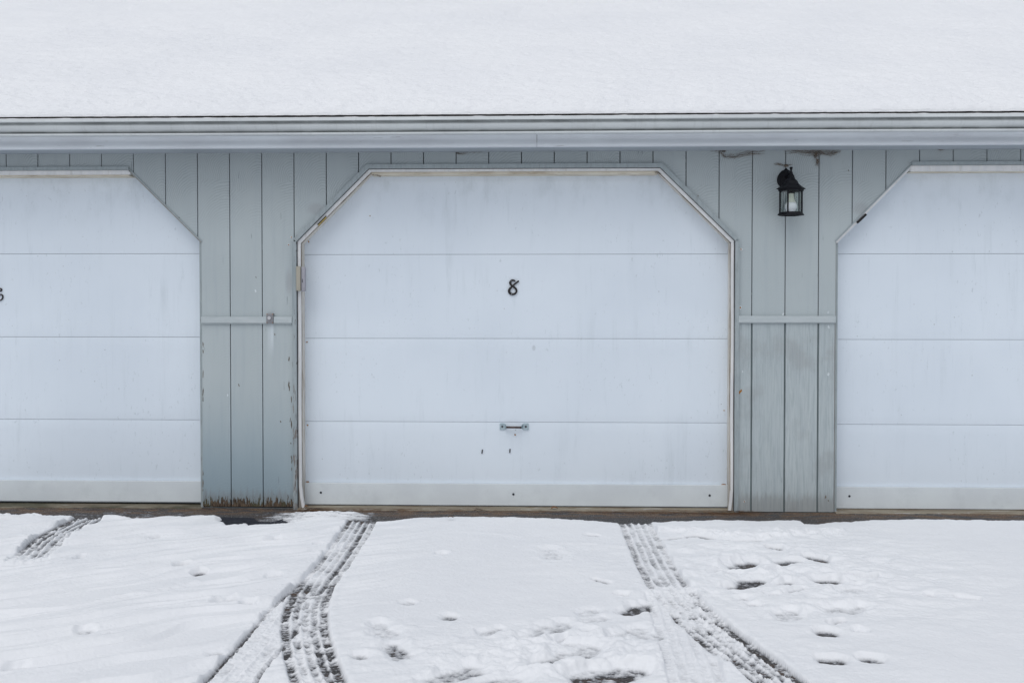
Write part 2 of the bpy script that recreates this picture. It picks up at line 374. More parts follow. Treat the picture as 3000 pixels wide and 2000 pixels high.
# snow
def mat_snow(name, thin=True, roof=False):
    n = NT(name)
    c = n.mix(n.mr(n.noise(n.obj, 1.3, 3), .3, .7), (.80, .81, .832), (.83, .838, .855))
    if thin:
        t = n.attr('thin')
        g = n.noise(n.obj, 130, 4, .7)
        c = n.mix(n.f('MULTIPLY', n.f('MULTIPLY', t, n.mr(g, .3, .7, .7, 1.3)), 1.0, clamp=True), c, (.15, .155, .17))
        h = n.f('ADD', n.f('MULTIPLY', n.noise(n.obj, 90, 5, .65), 1), 0)
        nb = n.bump(h, .38, .006)
    else:
        s = n.noise(n.sc(n.obj, (5, 13, 13)), 1, 6, .6, .3)
        s2 = n.noise(n.sc(n.obj, (22, 55, 55)), 1, 4, .6)
        nb = n.bump(n.f('ADD', n.f('MULTIPLY', s, .0), n.f('MULTIPLY', s2, .7)), .7, .02)
    m = n.done(c, .75, nb, 0, .2)
    return m
M['snow'] = mat_snow('trodden_snow'); M['roof_snow'] = mat_snow('wind_packed_roof_snow', False)
# glass
n = NT('clear_lantern_glass')
n.t.nodes.remove(n.b)
gl = n.t.nodes.new('ShaderNodeBsdfGlossy'); gl.inputs['Roughness'].default_value = .03
tr = n.t.nodes.new('ShaderNodeBsdfTransparent'); tr.inputs[0].default_value = (.90, .94, .92, 1)
fr = n.t.nodes.new('ShaderNodeFresnel'); fr.inputs[0].default_value = 1.5
ms = n.t.nodes.new('ShaderNodeMixShader'); n.l(n.f('MULTIPLY', fr.outputs[0], .4), ms.inputs[0]); n.l(tr.outputs[0], ms.inputs[1]); n.l(gl.outputs[0], ms.inputs[2])
n.l(ms.outputs[0], n.out.inputs[0]); M['glass'] = n.m

# ================================================================== THE GARAGE
garage = tag(empty('garage_building'), 'grey green garage row with white sectional doors under a snowy eave', 'garage')
XL, XR = -7.4, 7.2
DY = .12                                     # door face behind the wall face
def opening(l, r, zc, zt, c):                # the clipped-corner opening as an open path
    return [(l, .0), (l, zc), (l + c[0], zt), (r - c[1], zt), (r, zc), (r, .0)]
L8 = W(870.5, 1000)[0]; R8 = W(2152, 1000)[0]; ZC = W(870, 708)[1]; ZT = W(1500, 493)[1]
op8 = opening(L8, R8, ZC, ZT, (W(1080.5, 494)[0] - L8, R8 - W(1934, 491)[0]))
WD = R8 - L8
R6 = W(592, 1000)[0]; op6 = opening(R6 - WD, R6, W(591, 708)[1], W(200, 499)[1], (.46, R6 - W(379, 497)[0]))
L9 = W(2446.5, 1000)[0]; op9 = opening(L9, L9 + WD, W(2447, 708)[1], W(2800, 484)[1], (W(2670, 486)[0] - L9, .46))
ops = [op6, op8, op9]

# --- siding boards with real grooves
def optop(x):
    for o in ops:
        if o[0][0] - 1e-6 <= x <= o[5][0] + 1e-6:
            for i in range(1, 4):
                (x0, z0), (x1, z1) = o[i], o[i+1]
                if x0 <= x <= x1: return z0 + (z1 - z0) * (x - x0) / (x1 - x0)
    return None
bm = bmesh.new()
def board(xa, xb, g=.0018, y0=0.0, zfix=None):
    """one upright board from groove to groove, notched round the openings"""
    xs = sorted(set([xa + g, xb - g] + [p[0] for o in ops for p in o if xa + g < p[0] < xb - g]))
    for i in range(len(xs) - 1):
        x0, x1 = xs[i], xs[i+1]; xm = (x0 + x1) / 2; t = optop(xm)
        if x1 - x0 < .002: continue
        if zfix: za = zb = zfix[0]; top = zfix[1]
        else:
            top = Z_TOP + .02
            if t is None: za = zb = .014
            else: za, zb = optop(x0 + 1e-5), optop(x1 - 1e-5)
        if zfix is None and t is None and BAYR[0]-.1 < xm < BAYR[1]+.1: za = zb = Z_RAIL0 + .01
        cl, crr = (.0015 if i == 0 else 0), (.0015 if i == len(xs) - 2 else 0)
        v = [bm.verts.new(p) for p in ((x0+cl, y0, za), (x1-crr, y0, zb), (x1-crr, y0, top), (x0+cl, y0, top),
             (x0, y0+.013, za), (x1, y0+.013, zb), (x1, y0+.013, top), (x0, y0+.013, top))]
        for f in ((0,1,2,3),(0,3,7,4),(1,5,6,2),(0,4,5,1)): bm.faces.new([v[k] for k in f])
k0 = int((XL - GX0) / PITCHB) - 1; k1 = int((XR - GX0) / PITCHB) + 1
for k in range(k0, k1): board(groove(k), groove(k+1))
XL, XR = groove(k0), groove(k1)
# lower right bay: wider rebated boards under the rail
gs = [BAYR[0]] + [groove(k) for k in (0, 1, 2)] + [BAYR[1]]
for i in range(4): board(gs[i] - (.004 if i == 0 else 0), gs[i+1] + (.004 if i == 3 else 0), .0045, -.004, (.004, Z_RAIL0 + .004))
# dark backing seen in the grooves
def back(bm, x0, x1, z0, z1, y, mi):
    bm.faces.new([bm.verts.new(p) for p in ((x0, y, z0), (x1, y, z0), (x1, y, z1), (x0, y, z1))]).material_index = mi
edges = [XL] + [v for o in ops for v in (o[0][0], o[5][0])] + [XR]
for i in range(0, len(edges), 2): back(bm, edges[i], edges[i+1], .006, Z_TOP + .02, .0125, 1)
for o in ops:
    P = o[1:5]
    bm.faces.new([bm.verts.new((x, .0125, z)) for x, z in P] + [bm.verts.new((P[3][0], .0125, Z_TOP+.02)), bm.verts.new((P[0][0], .0125, Z_TOP+.02))]).material_index = 1
back(bm, BAYR[0], BAYR[1], .0, Z_RAIL0, .0065, 2)
# nail heads, flaked patches and rust dots on the boards
for px, py, r, m in ((846, 717, 2.2, 3), (2171, 730, 2.5, 3), (2169, 901, 2.8, 3), (2294, 920, 2.6, 4), (2426, 915, 3, 4),
                     (2427, 958, 3, 4), (2175, 1088, 2.5, 4), (2426, 1095, 3, 4), (2180, 1468, 2.6, 3), (2426, 1465, 2.2, 5), (854, 695, 2, 3),
                     (1084, 632, 1.6, 3), (700, 1128, 2.5, 5), (667, 1157, 2.4, 4), (822, 1234, 2.3, 5), (750, 812, 2, 5), (805, 980, 2.2, 5),
                     (2045, 574, 2, 5), (2486, 500, 1.8, 5), (2418, 1455, 3, 5), (749, 852, 3, 4), (525, 640, 3, 5)):
    x, z = W(px, py); y = -.0048 if (BAYR[0] < x < BAYR[1] and z < Z_RAIL0) else -.0008
    if m == 3: blob(bm, x, z, r*.0040, r*.0042, y, 4); blob(bm, x, z, r*.0018, r*.002, y - .0006, 3)
    elif m == 5: blob(bm, x, z, r*.0014, r*.0034, y, 5, rot=random.uniform(-.4, .4))
    else: blob(bm, x, z, r*.0022, r*.0032, y, 4)
x, z = W(2167, 1147); blob(bm, x, z, .008, .022, -.005, 3, rot=-.8)
# frayed chips along the left bay's right edge
for i in range(11):
    py = random.uniform(1010, 1470); x, z = W(random.uniform(846, 855), py)
    blob(bm, x, z, random.uniform(.002, .0045), random.uniform(.006, .03), -.0009, 5, rot=random.uniform(-.15, .15))
for i in range(8):
    x, z = W(594, random.uniform(1000, 1470)); blob(bm, x + .002, z, .003, random.uniform(.006, .03), -.0009, 5, rot=random.uniform(-.1, .1))
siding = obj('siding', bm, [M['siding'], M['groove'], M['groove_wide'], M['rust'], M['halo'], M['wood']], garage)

# --- rails
bm = bmesh.new()
xk0, xk1 = W(783.4, 930)[0], W(803.3, 930)[0]
zr0, zr1 = W(700, 948.6)[1], W(700, 927.4)[1]
for a, b in ((BAYL[0], xk0 - .001), (xk1 + .001, BAYL[1])):
    box(bm, a, b, -.019, .0, zr0 + .006, zr1, 0, .0015); box(bm, a, b, -.012, .0, zr0, zr0 + .0055)
obj('rail', bm, M['rail'], garage)
bm = bmesh.new()
box(bm, BAYR[0], BAYR[1], -.021, .0, Z_RAIL0 + .006, Z_RAIL1, 0, .0015); box(bm, BAYR[0], BAYR[1], -.013, .0, Z_RAIL0, Z_RAIL0 + .0055)
obj('rail', bm, M['rail'], garage)
# --- key switch on the left rail
bm = bmesh.new()
zk0, zk1 = W(793, 946.8)[1], W(793, 917.8)[1]
box(bm, xk0, xk1, -.024, .0, zk0, zk1, 0, .002)
ks = obj('key_switch', bm, M['plate'], garage); ks['label'] = 'small rusty edged steel key switch plate on the left rail'
bm = bmesh.new(); cx, cz = W(792.5, 931); bmesh.ops.create_cone(bm, cap_ends=True, segments=24, radius1=.0125, radius2=.010, depth=.010, matrix=Matrix.Translation((cx, -.029, cz)) @ Matrix.Rotation(math.pi/2, 4, 'X'))
obj('lock_cylinder', bm, M['chrome'], ks)
bm = bmesh.new(); box(bm, cx-.0012, cx+.0012, -.0353, -.030, cz-.005, cz+.005); obj('keyhole', bm, M['hole'], ks)
for sx in (xk0 + .004, xk1 - .004):
    for sz in (zk0 + .005, zk1 - .005):
        bm = bmesh.new(); blob(bm, sx, sz, .0028, .0028, -.0246); obj('rusty_screw', bm, M['rust'], ks)


# --- casings, stops and reveals per opening
def frame_part(name, path, o0, o1, y0, y1, mat, lab=None):
    bm = bmesh.new(); strip(bm, path, o0, o1, y0, y1); o = obj(name, bm, mat, garage)
    if lab: o['label'] = lab
    return o
frame_part('door_casing', op8[1:5], 0, .026, -.020, .004, M['casing'])
frame_part('door_casing', [op8[0], (op8[1][0], op8[1][1]-.001)], 0, .026, -.0195, .004, M['peel'], 'peeling grey upright casing left of the numbered middle door')
frame_part('door_casing', [(op8[4][0], op8[4][1]-.001), op8[5]], 0, .0255, -.0195, .004, M['casing'])
for o in (op6, op9):
    frame_part('door_casing', o[2:4], .0, .021, -.014, .004, M['casing'])
    for q in (o[1:3], o[3:5]): frame_part('door_casing', q, .0, .007, -.006, .004, M['casing'])
def off_path(o, d): return [(p.x, p.y) for p in offset(o, d)]
for o in ops:                                # reveal boards back to the door
    for q, (pa, pb) in enumerate(((o[0], o[1]), (o[1], o[2]), (o[3], o[4]), (o[4], o[5]))):
        hid = (o is op6 and q > 1) or (o is op9 and q < 2)
        bm = bmesh.new(); strip(bm, [pa, pb], -.005 if hid else -.021, -.002, .012 + .0002*(q in (1, 2)), DY + .03)
        obj('jamb', bm, M['casing'] if hid else M['reveal'], garage)
    bm = bmesh.new(); strip(bm, [(o[2][0] + .012, o[2][1]), (o[3][0] - .012, o[3][1])], -.036, -.002, .026, DY + .03)
    obj('head_jamb', bm, M['cream'], garage)
bm = bmesh.new(); strip(bm, op8, -.0034, .0, .0015, .012); obj('shadow_gap', bm, M['gap'], garage)
def bent_stop(x0, x1, z0, z1, bend, y0=.004, y1=.03):
    bm = bmesh.new(); prev = None
    for i in range(25):
        t = i / 24; z = z0 + (z1 - z0) * t; b = bend * max(0, 1 - (z - z0) / .16) ** 1.7 + .0012*math.sin(z*7)
        r = [bm.verts.new((x, y, z)) for x, y in ((x0+b, y0+.003), (x0+b+.003, y0), (x1+b-.003, y0), (x1+b, y0+.003), (x1+b, y1), (x0+b, y1))]
        if prev:
            for k in range(6): bm.faces.new((prev[k], prev[(k+1)%6], r[(k+1)%6], r[k]))
        else: bm.faces.new(r)
        prev = r
    bm.faces.new(prev); return obj('weatherstrip', bm, M['stop'], garage)
bent_stop(L8 + .0032, L8 + .023, .004, ZC - .006, .022); bent_stop(R8 - .021, R8 - .0034, .002, ZC - .006, -.012)
for q in (op8[0:2], op8[1:3], op8[3:5], op8[4:6]): frame_part('stain_line', q, -.0265, -.0215, .0285, .034, M['stain'])
frame_part('weatherstrip', op8[1:3], -.023, -.0032, .003, .016, M['stop'])
frame_part('weatherstrip', op8[3:5], -.023, -.0032, .003, .016, M['stop'])
frame_part('weatherstrip', [(op8[2][0]+.004, ZT), (op8[3][0]-.004, ZT)], -.0185, -.0026, .0045, .016, M['stop'])
frame_part('weatherstrip', [(op6[2][0], op6[2][1]), (op6[3][0] + .004, op6[3][1])], -.028, -.001, .004, .024, M['stop'])
frame_part('weatherstrip', op6[1:3], -.022, -.001, .004, .016, M['stop'])
frame_part('weatherstrip', [op6[0], (op6[1][0], op6[1][1]-.001)], -.020, -.001, .004, .016, M['stop'])
frame_part('weatherstrip', op6[3:5], -.009, -.001, .004, .016, M['edge'])
frame_part('weatherstrip', [(op9[2][0] - .004, op9[2][1]), (op9[3][0], op9[3][1])], -.036, -.001, .004, .024, M['stop'])
frame_part('weatherstrip', op9[1:3], -.014, -.001, .005, .016, M['stop'])
frame_part('weatherstrip', op9[3:5], -.022, -.001, .004, .016, M['stop'])
frame_part('weatherstrip', [op9[0], (op9[1][0], op9[1][1]-.001)], -.004, -.001, .006, .016, M['edge'])
frame_part('weatherstrip', [(op9[4][0], op9[4][1]-.001), op9[5]], -.020, -.001, .004, .016, M['stop'])
# --- things wedged along the slanted trims
def wedge(a, b, w, y0, y1, mat, name, lab):
    (x0, z0), (x1, z1) = a, b; bm = bmesh.new(); strip(bm, [(x0, z0), (x1, z1)], -w/2, w/2, y0, y1)
    o = obj(name, bm, mat, garage); o['label'] = lab
wedge(W(933, 660.5), W(956, 636.5), .006, -.004, .004, M['yellow'], 'foam_strip', 'short yellow foam strip showing in the slanted trim')
wedge(W(930, 658.5), W(956, 632.5), .0035, -.006, .004, M['foil'], 'rubber_strip', 'thin black edge above the yellow foam strip')
wedge(W(2511, 653), W(2537, 628), .0125, -.0095, .004, M['foil'], 'rubber_strip', 'short black strip stuck on the slanted trim of the right door')
# --- beige sensor box on the left stop
sb = tag(empty('sensor_box', (W(883, 820)[0], -.003, W(883, 854)[1])), 'beige and grey plastic sensor box on the left jamb of door 8', 'sensor box')
x0 = W(871.5, 820)[0] - sb.location.x; xm = W(884, 820)[0] - sb.location.x; x1 = W(896.5, 820)[0] - sb.location.x
h = W(883, 781.5)[1] - W(883, 854.7)[1]
bm = bmesh.new(); box(bm, x0, xm, -.034, .008, .004, h, 0, .004); obj('cover', bm, M['beige'], sb)
bm = bmesh.new(); box(bm, xm + .0005, x1, -.021, .008, 0, h - .003, 0, .006); obj('back_plate', bm, M['greybox'], sb)
bm = bmesh.new(); blob(bm, xm + .011, h*.42, .0025, .016, -.0216); obj('scuff_mark', bm, M['hole'], sb)

# --- doors
def garage_door(kpx, o, lines, kick, bottom, lab, top, bolts, rust):
    l, r = o[0][0], o[5][0]; dl, dr = l + .016, r - .016
    root = empty('garage_door', (0, 0, 0)); root.parent = garage; root['label'] = lab
    mat = mat_door(top)
    zs = [top + .03] + lines + [bottom]
    for i in range(len(zs) - 1):
        a, b = zs[i+1], zs[i] - .0022
        bm = bmesh.new(); nz, nx = 15, 24; rows = []
        for j in range(nz + 1):
            t = j / nz; z = a + (b - a) * t
            sag = .0045 * math.sin(math.pi * t) ** 1.0
            e = .0035 * (math.exp(-t / .012) + math.exp(-(1 - t) / .012))
            rows.append([bm.verts.new((dl + (dr - dl) * q / nx, DY + sag + e + .0012*math.sin(q*1.7 + i*2 + l), z)) for q in range(nx + 1)])
        for j in range(nz):
            for q in range(nx): bm.faces.new((rows[j][q], rows[j][q+1], rows[j+1][q+1], rows[j+1][q]))
        for row, zz in ((rows[0], a), (rows[-1], b)):
            bk = [bm.verts.new((v.co.x, DY + .03, zz)) for v in row]
            for q in range(nx): bm.faces.new((row[q], row[q+1], bk[q+1], bk[q]))
        p = obj('panel', bm, mat, root, True)
        md = p.modifiers.new('edge', 'EDGE_SPLIT'); md.split_angle = R(35)
    bm = bmesh.new(); box(bm, dl, dr, DY + .022, DY + .035, bottom, top + .03); obj('backing', bm, M['groove_wide'], root)
    bm = bmesh.new(); kb0 = W((900 if o is op8 else 300 if o is op6 else 2720), kpx - 1.5, DY - .016)[1]; box(bm, dl + .001, dr - .002, DY - .016, DY - .001, kb0, kick, 0, .0015); kb = obj('kick_board', bm, M['kick'], root)
    bm = bmesh.new(); box(bm, dl + .004, dr - .004, DY + .002, DY + .028, -.004, bottom - .001, 0); obj('rubber_seal', bm, M['foil'], root)
    for px, py in bolts:
        x, z = W(px, py, DY - .016); bm = bmesh.new()
        bmesh.ops.create_cone(bm, cap_ends=True, segments=16, radius1=.0080, radius2=.0065, depth=.004, matrix=Matrix.Translation((x, DY - .0175, z)) @ Matrix.Rotation(math.pi/2, 4, 'X'))
        obj('bolt', bm, M['hole'], root)
    for px, py, rx, rz in rust:
        x, z = W(px, py, DY - .002); bm = bmesh.new(); blob(bm, x, z, rx, rz, DY - .0022); obj('rust_spot', bm, M['rust'], root)
    return root
zl = lambda px, *ys: [W(px, y, DY)[1] for y in ys]
d6 = garage_door(1469.5, op6, zl(300, 743, 986.5, 1228), W(300, 1407.5, DY-.016)[1], W(300, 1470.5, DY)[1],
    'white sectional garage door cut off by the left edge of the picture', op6[2][1], [], [])
d8 = garage_door(1477.5, op8, zl(1500, 744.5, 991, 1235.5), W(1500, 1417, DY-.016)[1], W(1500, 1482, DY)[1],
    'white sectional garage door numbered 8 with a steel handle', op8[2][1], [(940, 1442), (1504, 1447), (2079, 1450.5)],
    [(1509, 1273, .005, .007), (899, 1002, .006, .004), (901, 1245, .006, .005), (901, 1411, .010, .006), (2120, 1418.5, .013, .005), (905, 708, .004, .006), (2121, 1202, .006, .003)])
d9 = garage_door(1491.5, op9, zl(2720, 743, 994, 1243), W(2720, 1427, DY-.016)[1], W(2720, 1493, DY)[1],
    'white sectional garage door right of the wall lantern', op9[2][1], [(2488.5, 1452.5)], [(2454, 1426, .012, .004)])
# handle of door 8
hd = empty('handle'); hd.parent = d8; hd['label'] = 'steel pull handle on two plates, its rod rusted'
def rbox(bm, x0, x1, y0, y1, z0, z1, r):
    vs = box(bm, x0, x1, y0, y1, z0, z1)
    es = [e for e in set(e for v in vs for e in v.link_edges) if abs(e.verts[0].co.y - e.verts[1].co.y) > 1e-5]
    bmesh.ops.bevel(bm, geom=es, offset=r, segments=4, affect='EDGES', profile=.5)
hz0, hz1 = W(1471, 1258.2, DY)[1], W(1471, 1239.2, DY)[1]; zc_ = (hz0 + hz1) / 2 - .001
hh = {}
for (a, b, s) in ((1463.8, 1479.5, 1), (1532.3, 1548.8, -1)):
    xa, xb = W(a, 1248, DY)[0], W(b, 1248, DY)[0]; bm = bmesh.new()
    rbox(bm, xa, xb, DY - .006, DY + .002, hz0, hz1, .006)
    e = xb if s > 0 else xa
    # bent ear carrying the rod
    v = [bm.verts.new(p) for p in ((e - s*.001, DY - .007, hz0 + .003), (e - s*.001, DY - .007, hz1 - .003), (e + s*.010, DY - .034, zc_ + .007), (e + s*.010, DY - .034, zc_ - .007))]
    v2 = [bm.verts.new((q.co.x + s*.002, q.co.y + .003, q.co.z)) for q in v]
    for f in ((0,1,2,3),): bm.faces.new([v[k] for k in f]); bm.faces.new([v2[k] for k in f])
    for k in range(4): bm.faces.new((v[k], v[(k+1)%4], v2[(k+1)%4], v2[k]))
    hh[s] = (e + s*.009, (xa + xb) / 2)
    obj('handle_plate', bm, M['zinc'], d8)
bpy.data.objects.remove(hd)
bm = bmesh.new(); tube(bm, [(hh[1][0], DY - .032, zc_), (hh[-1][0], DY - .032, zc_ - .001)], .0068, 12); obj('handle_rod', bm, M['rod'], d8, True)
for s in (1, -1):
    bm = bmesh.new(); bmesh.ops.create_cone(bm, cap_ends=True, segments=16, radius1=.0078, radius2=.006, depth=.003, matrix=Matrix.Translation((hh[s][1], DY - .0075, zc_ + .0005)) @ Matrix.Rotation(math.pi/2, 4, 'X'))
    obj('screw', bm, M['screw'], d8)
for px, py, t in ((1412.6, 1322, .18), (1493.8, 1320, .12)):
    x, z = W(px, py, DY); bm = bmesh.new(); strip(bm, [(x - math.sin(t)*.012, z - .013), (x + math.sin(t)*.012, z + .013)], -.004, .004, DY - .0012, DY + .006)
    obj('scratch_mark', bm, M['screw'], d8)
# --- house numbers: variable-width brush strokes extruded a few millimetres
def glyph(name, pts, s, ox, oy, parent, lab, screws):
    P = [Vector((W(ox + p[0]/s, oy + p[1]/s, DY)[0], W(ox + p[0]/s, oy + p[1]/s, DY)[1])) for p in pts]; Wd = [p[2] / s * .00221 for p in pts]
    Q, U = [], []
    for i in range(len(P) - 1):              # Catmull-Rom
        a, b, c_, d = P[max(i-1, 0)], P[i], P[i+1], P[min(i+2, len(P)-1)]
        for k in range(8):
            t = k / 8
            Q.append(.5*((2*b) + (c_-a)*t + (2*a-5*b+4*c_-d)*t*t + (3*b-a-3*c_+d)*t**3)); U.append(Wd[i]*(1-t) + Wd[i+1]*t)
    Q.append(P[-1]); U.append(Wd[-1])
    bm = bmesh.new(); prev = None; y0, y1 = DY - .005, DY + .003
    for i, q in enumerate(Q):
        t = (Q[min(i+1, len(Q)-1)] - Q[max(i-1, 0)]).normalized(); nn = Vector((-t.y, t.x)) * U[i] / 2
        yy = y0 - .0006 * i / len(Q)
        r = [bm.verts.new((q.x + nn.x, yy, q.y + nn.y)), bm.verts.new((q.x - nn.x, yy, q.y - nn.y)), bm.verts.new((q.x - nn.x, y1, q.y - nn.y)), bm.verts.new((q.x + nn.x, y1, q.y + nn.y))]
        if prev:
            for k in range(4): bm.faces.new((prev[k], prev[(k+1)%4], r[(k+1)%4], r[k]))
        prev = r
    for q, w, j in ((Q[0], U[0], 0), (Q[-1], U[-1], 1)):   # round ends
        bmesh.ops.create_cone(bm, cap_ends=True, segments=14, radius1=w/2, radius2=w/2, depth=.006, matrix=Matrix.Translation((q.x, y0 + .0024 - .0006*j, q.y)) @ Matrix.Rotation(math.pi/2, 4, 'X'))
    o = obj(name, bm, M['number'], parent); o['label'] = lab
    return o
eight = [(762, 366, 50), (735, 352, 56), (690, 346, 58), (645, 368, 66), (612, 425, 76), (628, 482, 66), (672, 532, 60), (735, 572, 62), (795, 622, 62),
         (822, 690, 58), (800, 755, 60), (750, 796, 64), (690, 806, 64), (625, 785, 78), (582, 730, 82), (580, 670, 80), (615, 610, 70), (665, 560, 60), (700, 520, 50), (780, 456, 50), (880, 378, 52)]
glyph('house_number', eight, 11.2, 1440, 790, d8, 'black script number 8 screwed to the middle garage door', None)
six = [(-10, 800, 34), (8, 818, 34), (40, 806, 34), (56, 775, 34), (38, 738, 34), (0, 728, 36), (-60, 745, 40), (-130, 810, 46), (-190, 910, 52), (-205, 1010, 56), (-160, 1095, 52),
       (-80, 1128, 44), (0, 1118, 34), (62, 1085, 34), (96, 1020, 36), (84, 955, 34), (40, 922, 32), (-10, 935, 30), (-60, 990, 28)]
glyph('house_number', six, 11.2, 0, 780, d6, 'black script number at the left edge, mostly out of the picture', None)
for px, py in ((1440+643/11.2, 790+378/11.2), (1440+658/11.2, 790+797/11.2)):
    x, z = W(px, py, DY); bm = bmesh.new(); bmesh.ops.create_uvsphere(bm, u_segments=8, v_segments=6, radius=.0022, matrix=Matrix.Translation((x, DY - .0060, z))); obj('number_screw', bm, M['halo'], d8)

# --- eave: soffit, crown fascia, gutter, roof
YF = -.215
zf0 = W(1500, 432, YF)[1]; zs = Z_TOP + .008
bm = bmesh.new(); box(bm, XL, XR, YF + .004, .14, zf0 + .006, zf0 + .03); 
# soffit slopes very slightly: one sheet from fascia to wall
obj('soffit', bm, M['soffit'], garage)
def extrude_profile(bm, prof, x0, x1, nx=1, mi=0, close=True):
    rings = [[bm.verts.new((x0 + (x1 - x0) * i / nx, y, z)) for y, z in prof] for i in range(nx + 1)]
    m = len(prof)
    for i in range(nx):
        for k in range(m if close else m - 1):
            bm.faces.new((rings[i][k], rings[i][(k+1)%m], rings[i+1][(k+1)%m], rings[i+1][k])).material_index = mi
    if close:
        bm.faces.new(rings[0]); bm.faces.new(rings[-1])
ztopf = zf0 + .19
xj = W(1573, 410, YF)[0]
for a, b in ((XL, xj - .0012), (xj + .0012, XR)):
    bm = bmesh.new()
    pr = [(YF, zf0), (YF - .026, zf0 + .001), (YF - .029, zf0 + .004), (YF - .028, zf0 + .008)] + [(YF - .028 + .022*ss(0, 1, t), zf0 + .008 + .045*t) for t in np.linspace(.1, 1, 8)] + [(YF - .008, zf0 + .062), (YF - .022, zf0 + .075), (YF - .030, zf0 + .090), (YF - .030, ztopf), (YF + .004, ztopf), (YF + .004, zf0)]
    extrude_profile(bm, pr, a, b); o = obj('fascia', bm, M['fascia'], garage)
# gutter (K style)
YG = YF - .031; YL = YG - .125
zg0 = W(1500, 391, YG - .080)[1]; zg1 = W(1500, 340.3, YL)[1]; hg = zg1 - zg0
pr = [(YG, zg0 + .006), (YG - .070, zg0), (YG - .080, zg0), (YG - .085, zg0 + .003), (YG - .085, zg0 + .010), (YG - .080, zg0 + .0125), (YG - .060, zg0 + .014)]
for t in np.linspace(0, 1, 14): pr.append((YG - .060 - .050 * math.sin(min(1, t*1.25)*math.pi/2)**.8 + .012*ss(.6, 1, t), zg0 + .0145 + (hg - .0145 - .021) * t))
pr += [(YL + .018, zg1 - .0205), (YL + .002, zg1 - .0205), (YL, zg1 - .018), (YL, zg1 - .002), (YL + .002, zg1), (YL + .012, zg1), (YL + .012, zg1 - .003)]
inner = [(y + .0015, z + .0015) for y, z in reversed(pr[1:-2])]
pr = pr + inner + [(YG - .0015, zg0 + .0075), (YG - .0015, zg1), (YG, zg1)]
bm = bmesh.new(); extrude_profile(bm, pr, XL, XR, 60)
for v in bm.verts: v.co.z += .0012*math.sin(v.co.x*1.3) ; v.co.y += .0015*math.sin(v.co.x*2.1+1)
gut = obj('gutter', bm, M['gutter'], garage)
# little ledge of snow on the gutter lip
xs_ = np.arange(-4.2, 3.9, .006); bm = bmesh.new(); prev = None
lipn = fbm(xs_*9, xs_*0, 5, 3)
for x, q in zip(xs_, lipn):
    t = max(0.0004, .0012 + .0030*q); dz = .0012*math.sin(x*1.3); dy = .0015*math.sin(x*2.1+1)
    r = [bm.verts.new((x, YL + .001 + dy, zg1 + dz - .0005)), bm.verts.new((x, YL + .002 + dy, zg1 + dz + t)), bm.verts.new((x, YL + .010 + dy, zg1 + dz + t)), bm.verts.new((x, YL + .0115 + dy, zg1 + dz - .0005))]
    if prev:
        for k in range(3): bm.faces.new((prev[k], prev[k+1], r[k+1], r[k]))
    prev = r
tag(obj('snow_dusting', bm, M['roof_snow'], None, True), 'thin line of snow along the front lip of the gutter', 'snow', kind='stuff')
# roof deck
SL = math.tan(R(27)); YE = YF - .062; ze = W(1500, 334.0, YE)[1]; RUN = 6.4
bm = bmesh.new()
a = [(YE, ze - .019), (YE, ze - .004), (YE + .004, ze), (YE + RUN, ze + RUN*SL), (YE + 2*RUN, ze), (YE + 2*RUN, ze - .019), (YE + RUN, ze + RUN*SL - .03), (YE + .03, ze - .019)]
extrude_profile(bm, a, XL - .2, XR + .2)
obj('roof', bm, M['shingle'], garage)
# side, rear walls and floor slab so the garage is a solid building
bm = bmesh.new(); yb = YE + 2*RUN + YF
for x0, x1 in ((XL, XL + .12), (XR - .12, XR)):
    v = [(x, y, z) for x in (x0, x1) for y, z in ((.16, 0), (yb, 0), (yb, zs), (YE + RUN, ze + RUN*SL - .05), (.16, zs))]
    V = [bm.verts.new(p) for p in v]
    bm.faces.new(V[:5]); bm.faces.new(V[5:])
    for k in range(5): bm.faces.new((V[k], V[(k+1)%5], V[5+(k+1)%5], V[5+k]))
box(bm, XL, XR, yb - .1, yb, 0, zs)
for k, (a, b) in enumerate(zip([XL] + [o[5][0] for o in ops], [o[0][0] for o in ops] + [XR])): box(bm, a - .02, b + .02, .016, .16, .0, zs)
box(bm, XL, XR, .10 + DY, .24 + DY, 2.14, zs)
obj('wall', bm, M['casing'], garage)
bm = bmesh.new()
for o in ops:
    a, b = o[0][0] + .003, o[5][0] - .003; nx = 120; prev = None
    rr = random.Random(int(a*100)+5)
    for i in range(nx + 1):
        x = a + (b - a)*i/nx; e = -.024 + rr.uniform(-.008, .008) + .012*math.sin(x*2.2+1); zt = .006
        r = [bm.verts.new(p) for p in ((x, .13, .0012), (x, .06, .0015), (x, e + .022, zt + rr.uniform(-.002, .001)), (x, e + .004, zt - .003), (x, e - .004, -.01))]
        if prev:
            for k in range(4): bm.faces.new((prev[k], prev[k+1], r[k+1], r[k]))
        prev = r
obj('threshold', bm, M['concrete'], garage)

# --- snow on the roof
sx = np.concatenate([np.linspace(XL - .2, -4.3, 60)[:-1], np.arange(-4.3, 4.1, .009), np.linspace(4.1, XR + .2, 60)[1:]])
su = np.concatenate([np.linspace(0, .03, 7)[:-1], np.arange(.03, .6, .008), np.arange(.6, 2.2, .014), np.linspace(2.2, RUN + .1, 130)])
X, U_ = np.meshgrid(sx, su)
edge = fbm(X*11, X*0 + 3, 31, 4) * .006
th = .050 * (1 - np.exp(-U_ / .030)) + .03*ss(.05, .6, U_)
rip = fbm(X*4.2 + .6*fbm(X*1.5, U_*1.5, 8), U_*9, 11, 5, .55)
rip2 = fbm(X*13, U_*26, 21, 3, .55)
th = th + (rip*.009 + rip2*.0055) * ss(0, .05, U_) * (1 + .9*np.exp(-U_/.35)) + fbm(X*.5, U_*.8, 3, 2)*.02*ss(.1, 1, U_)
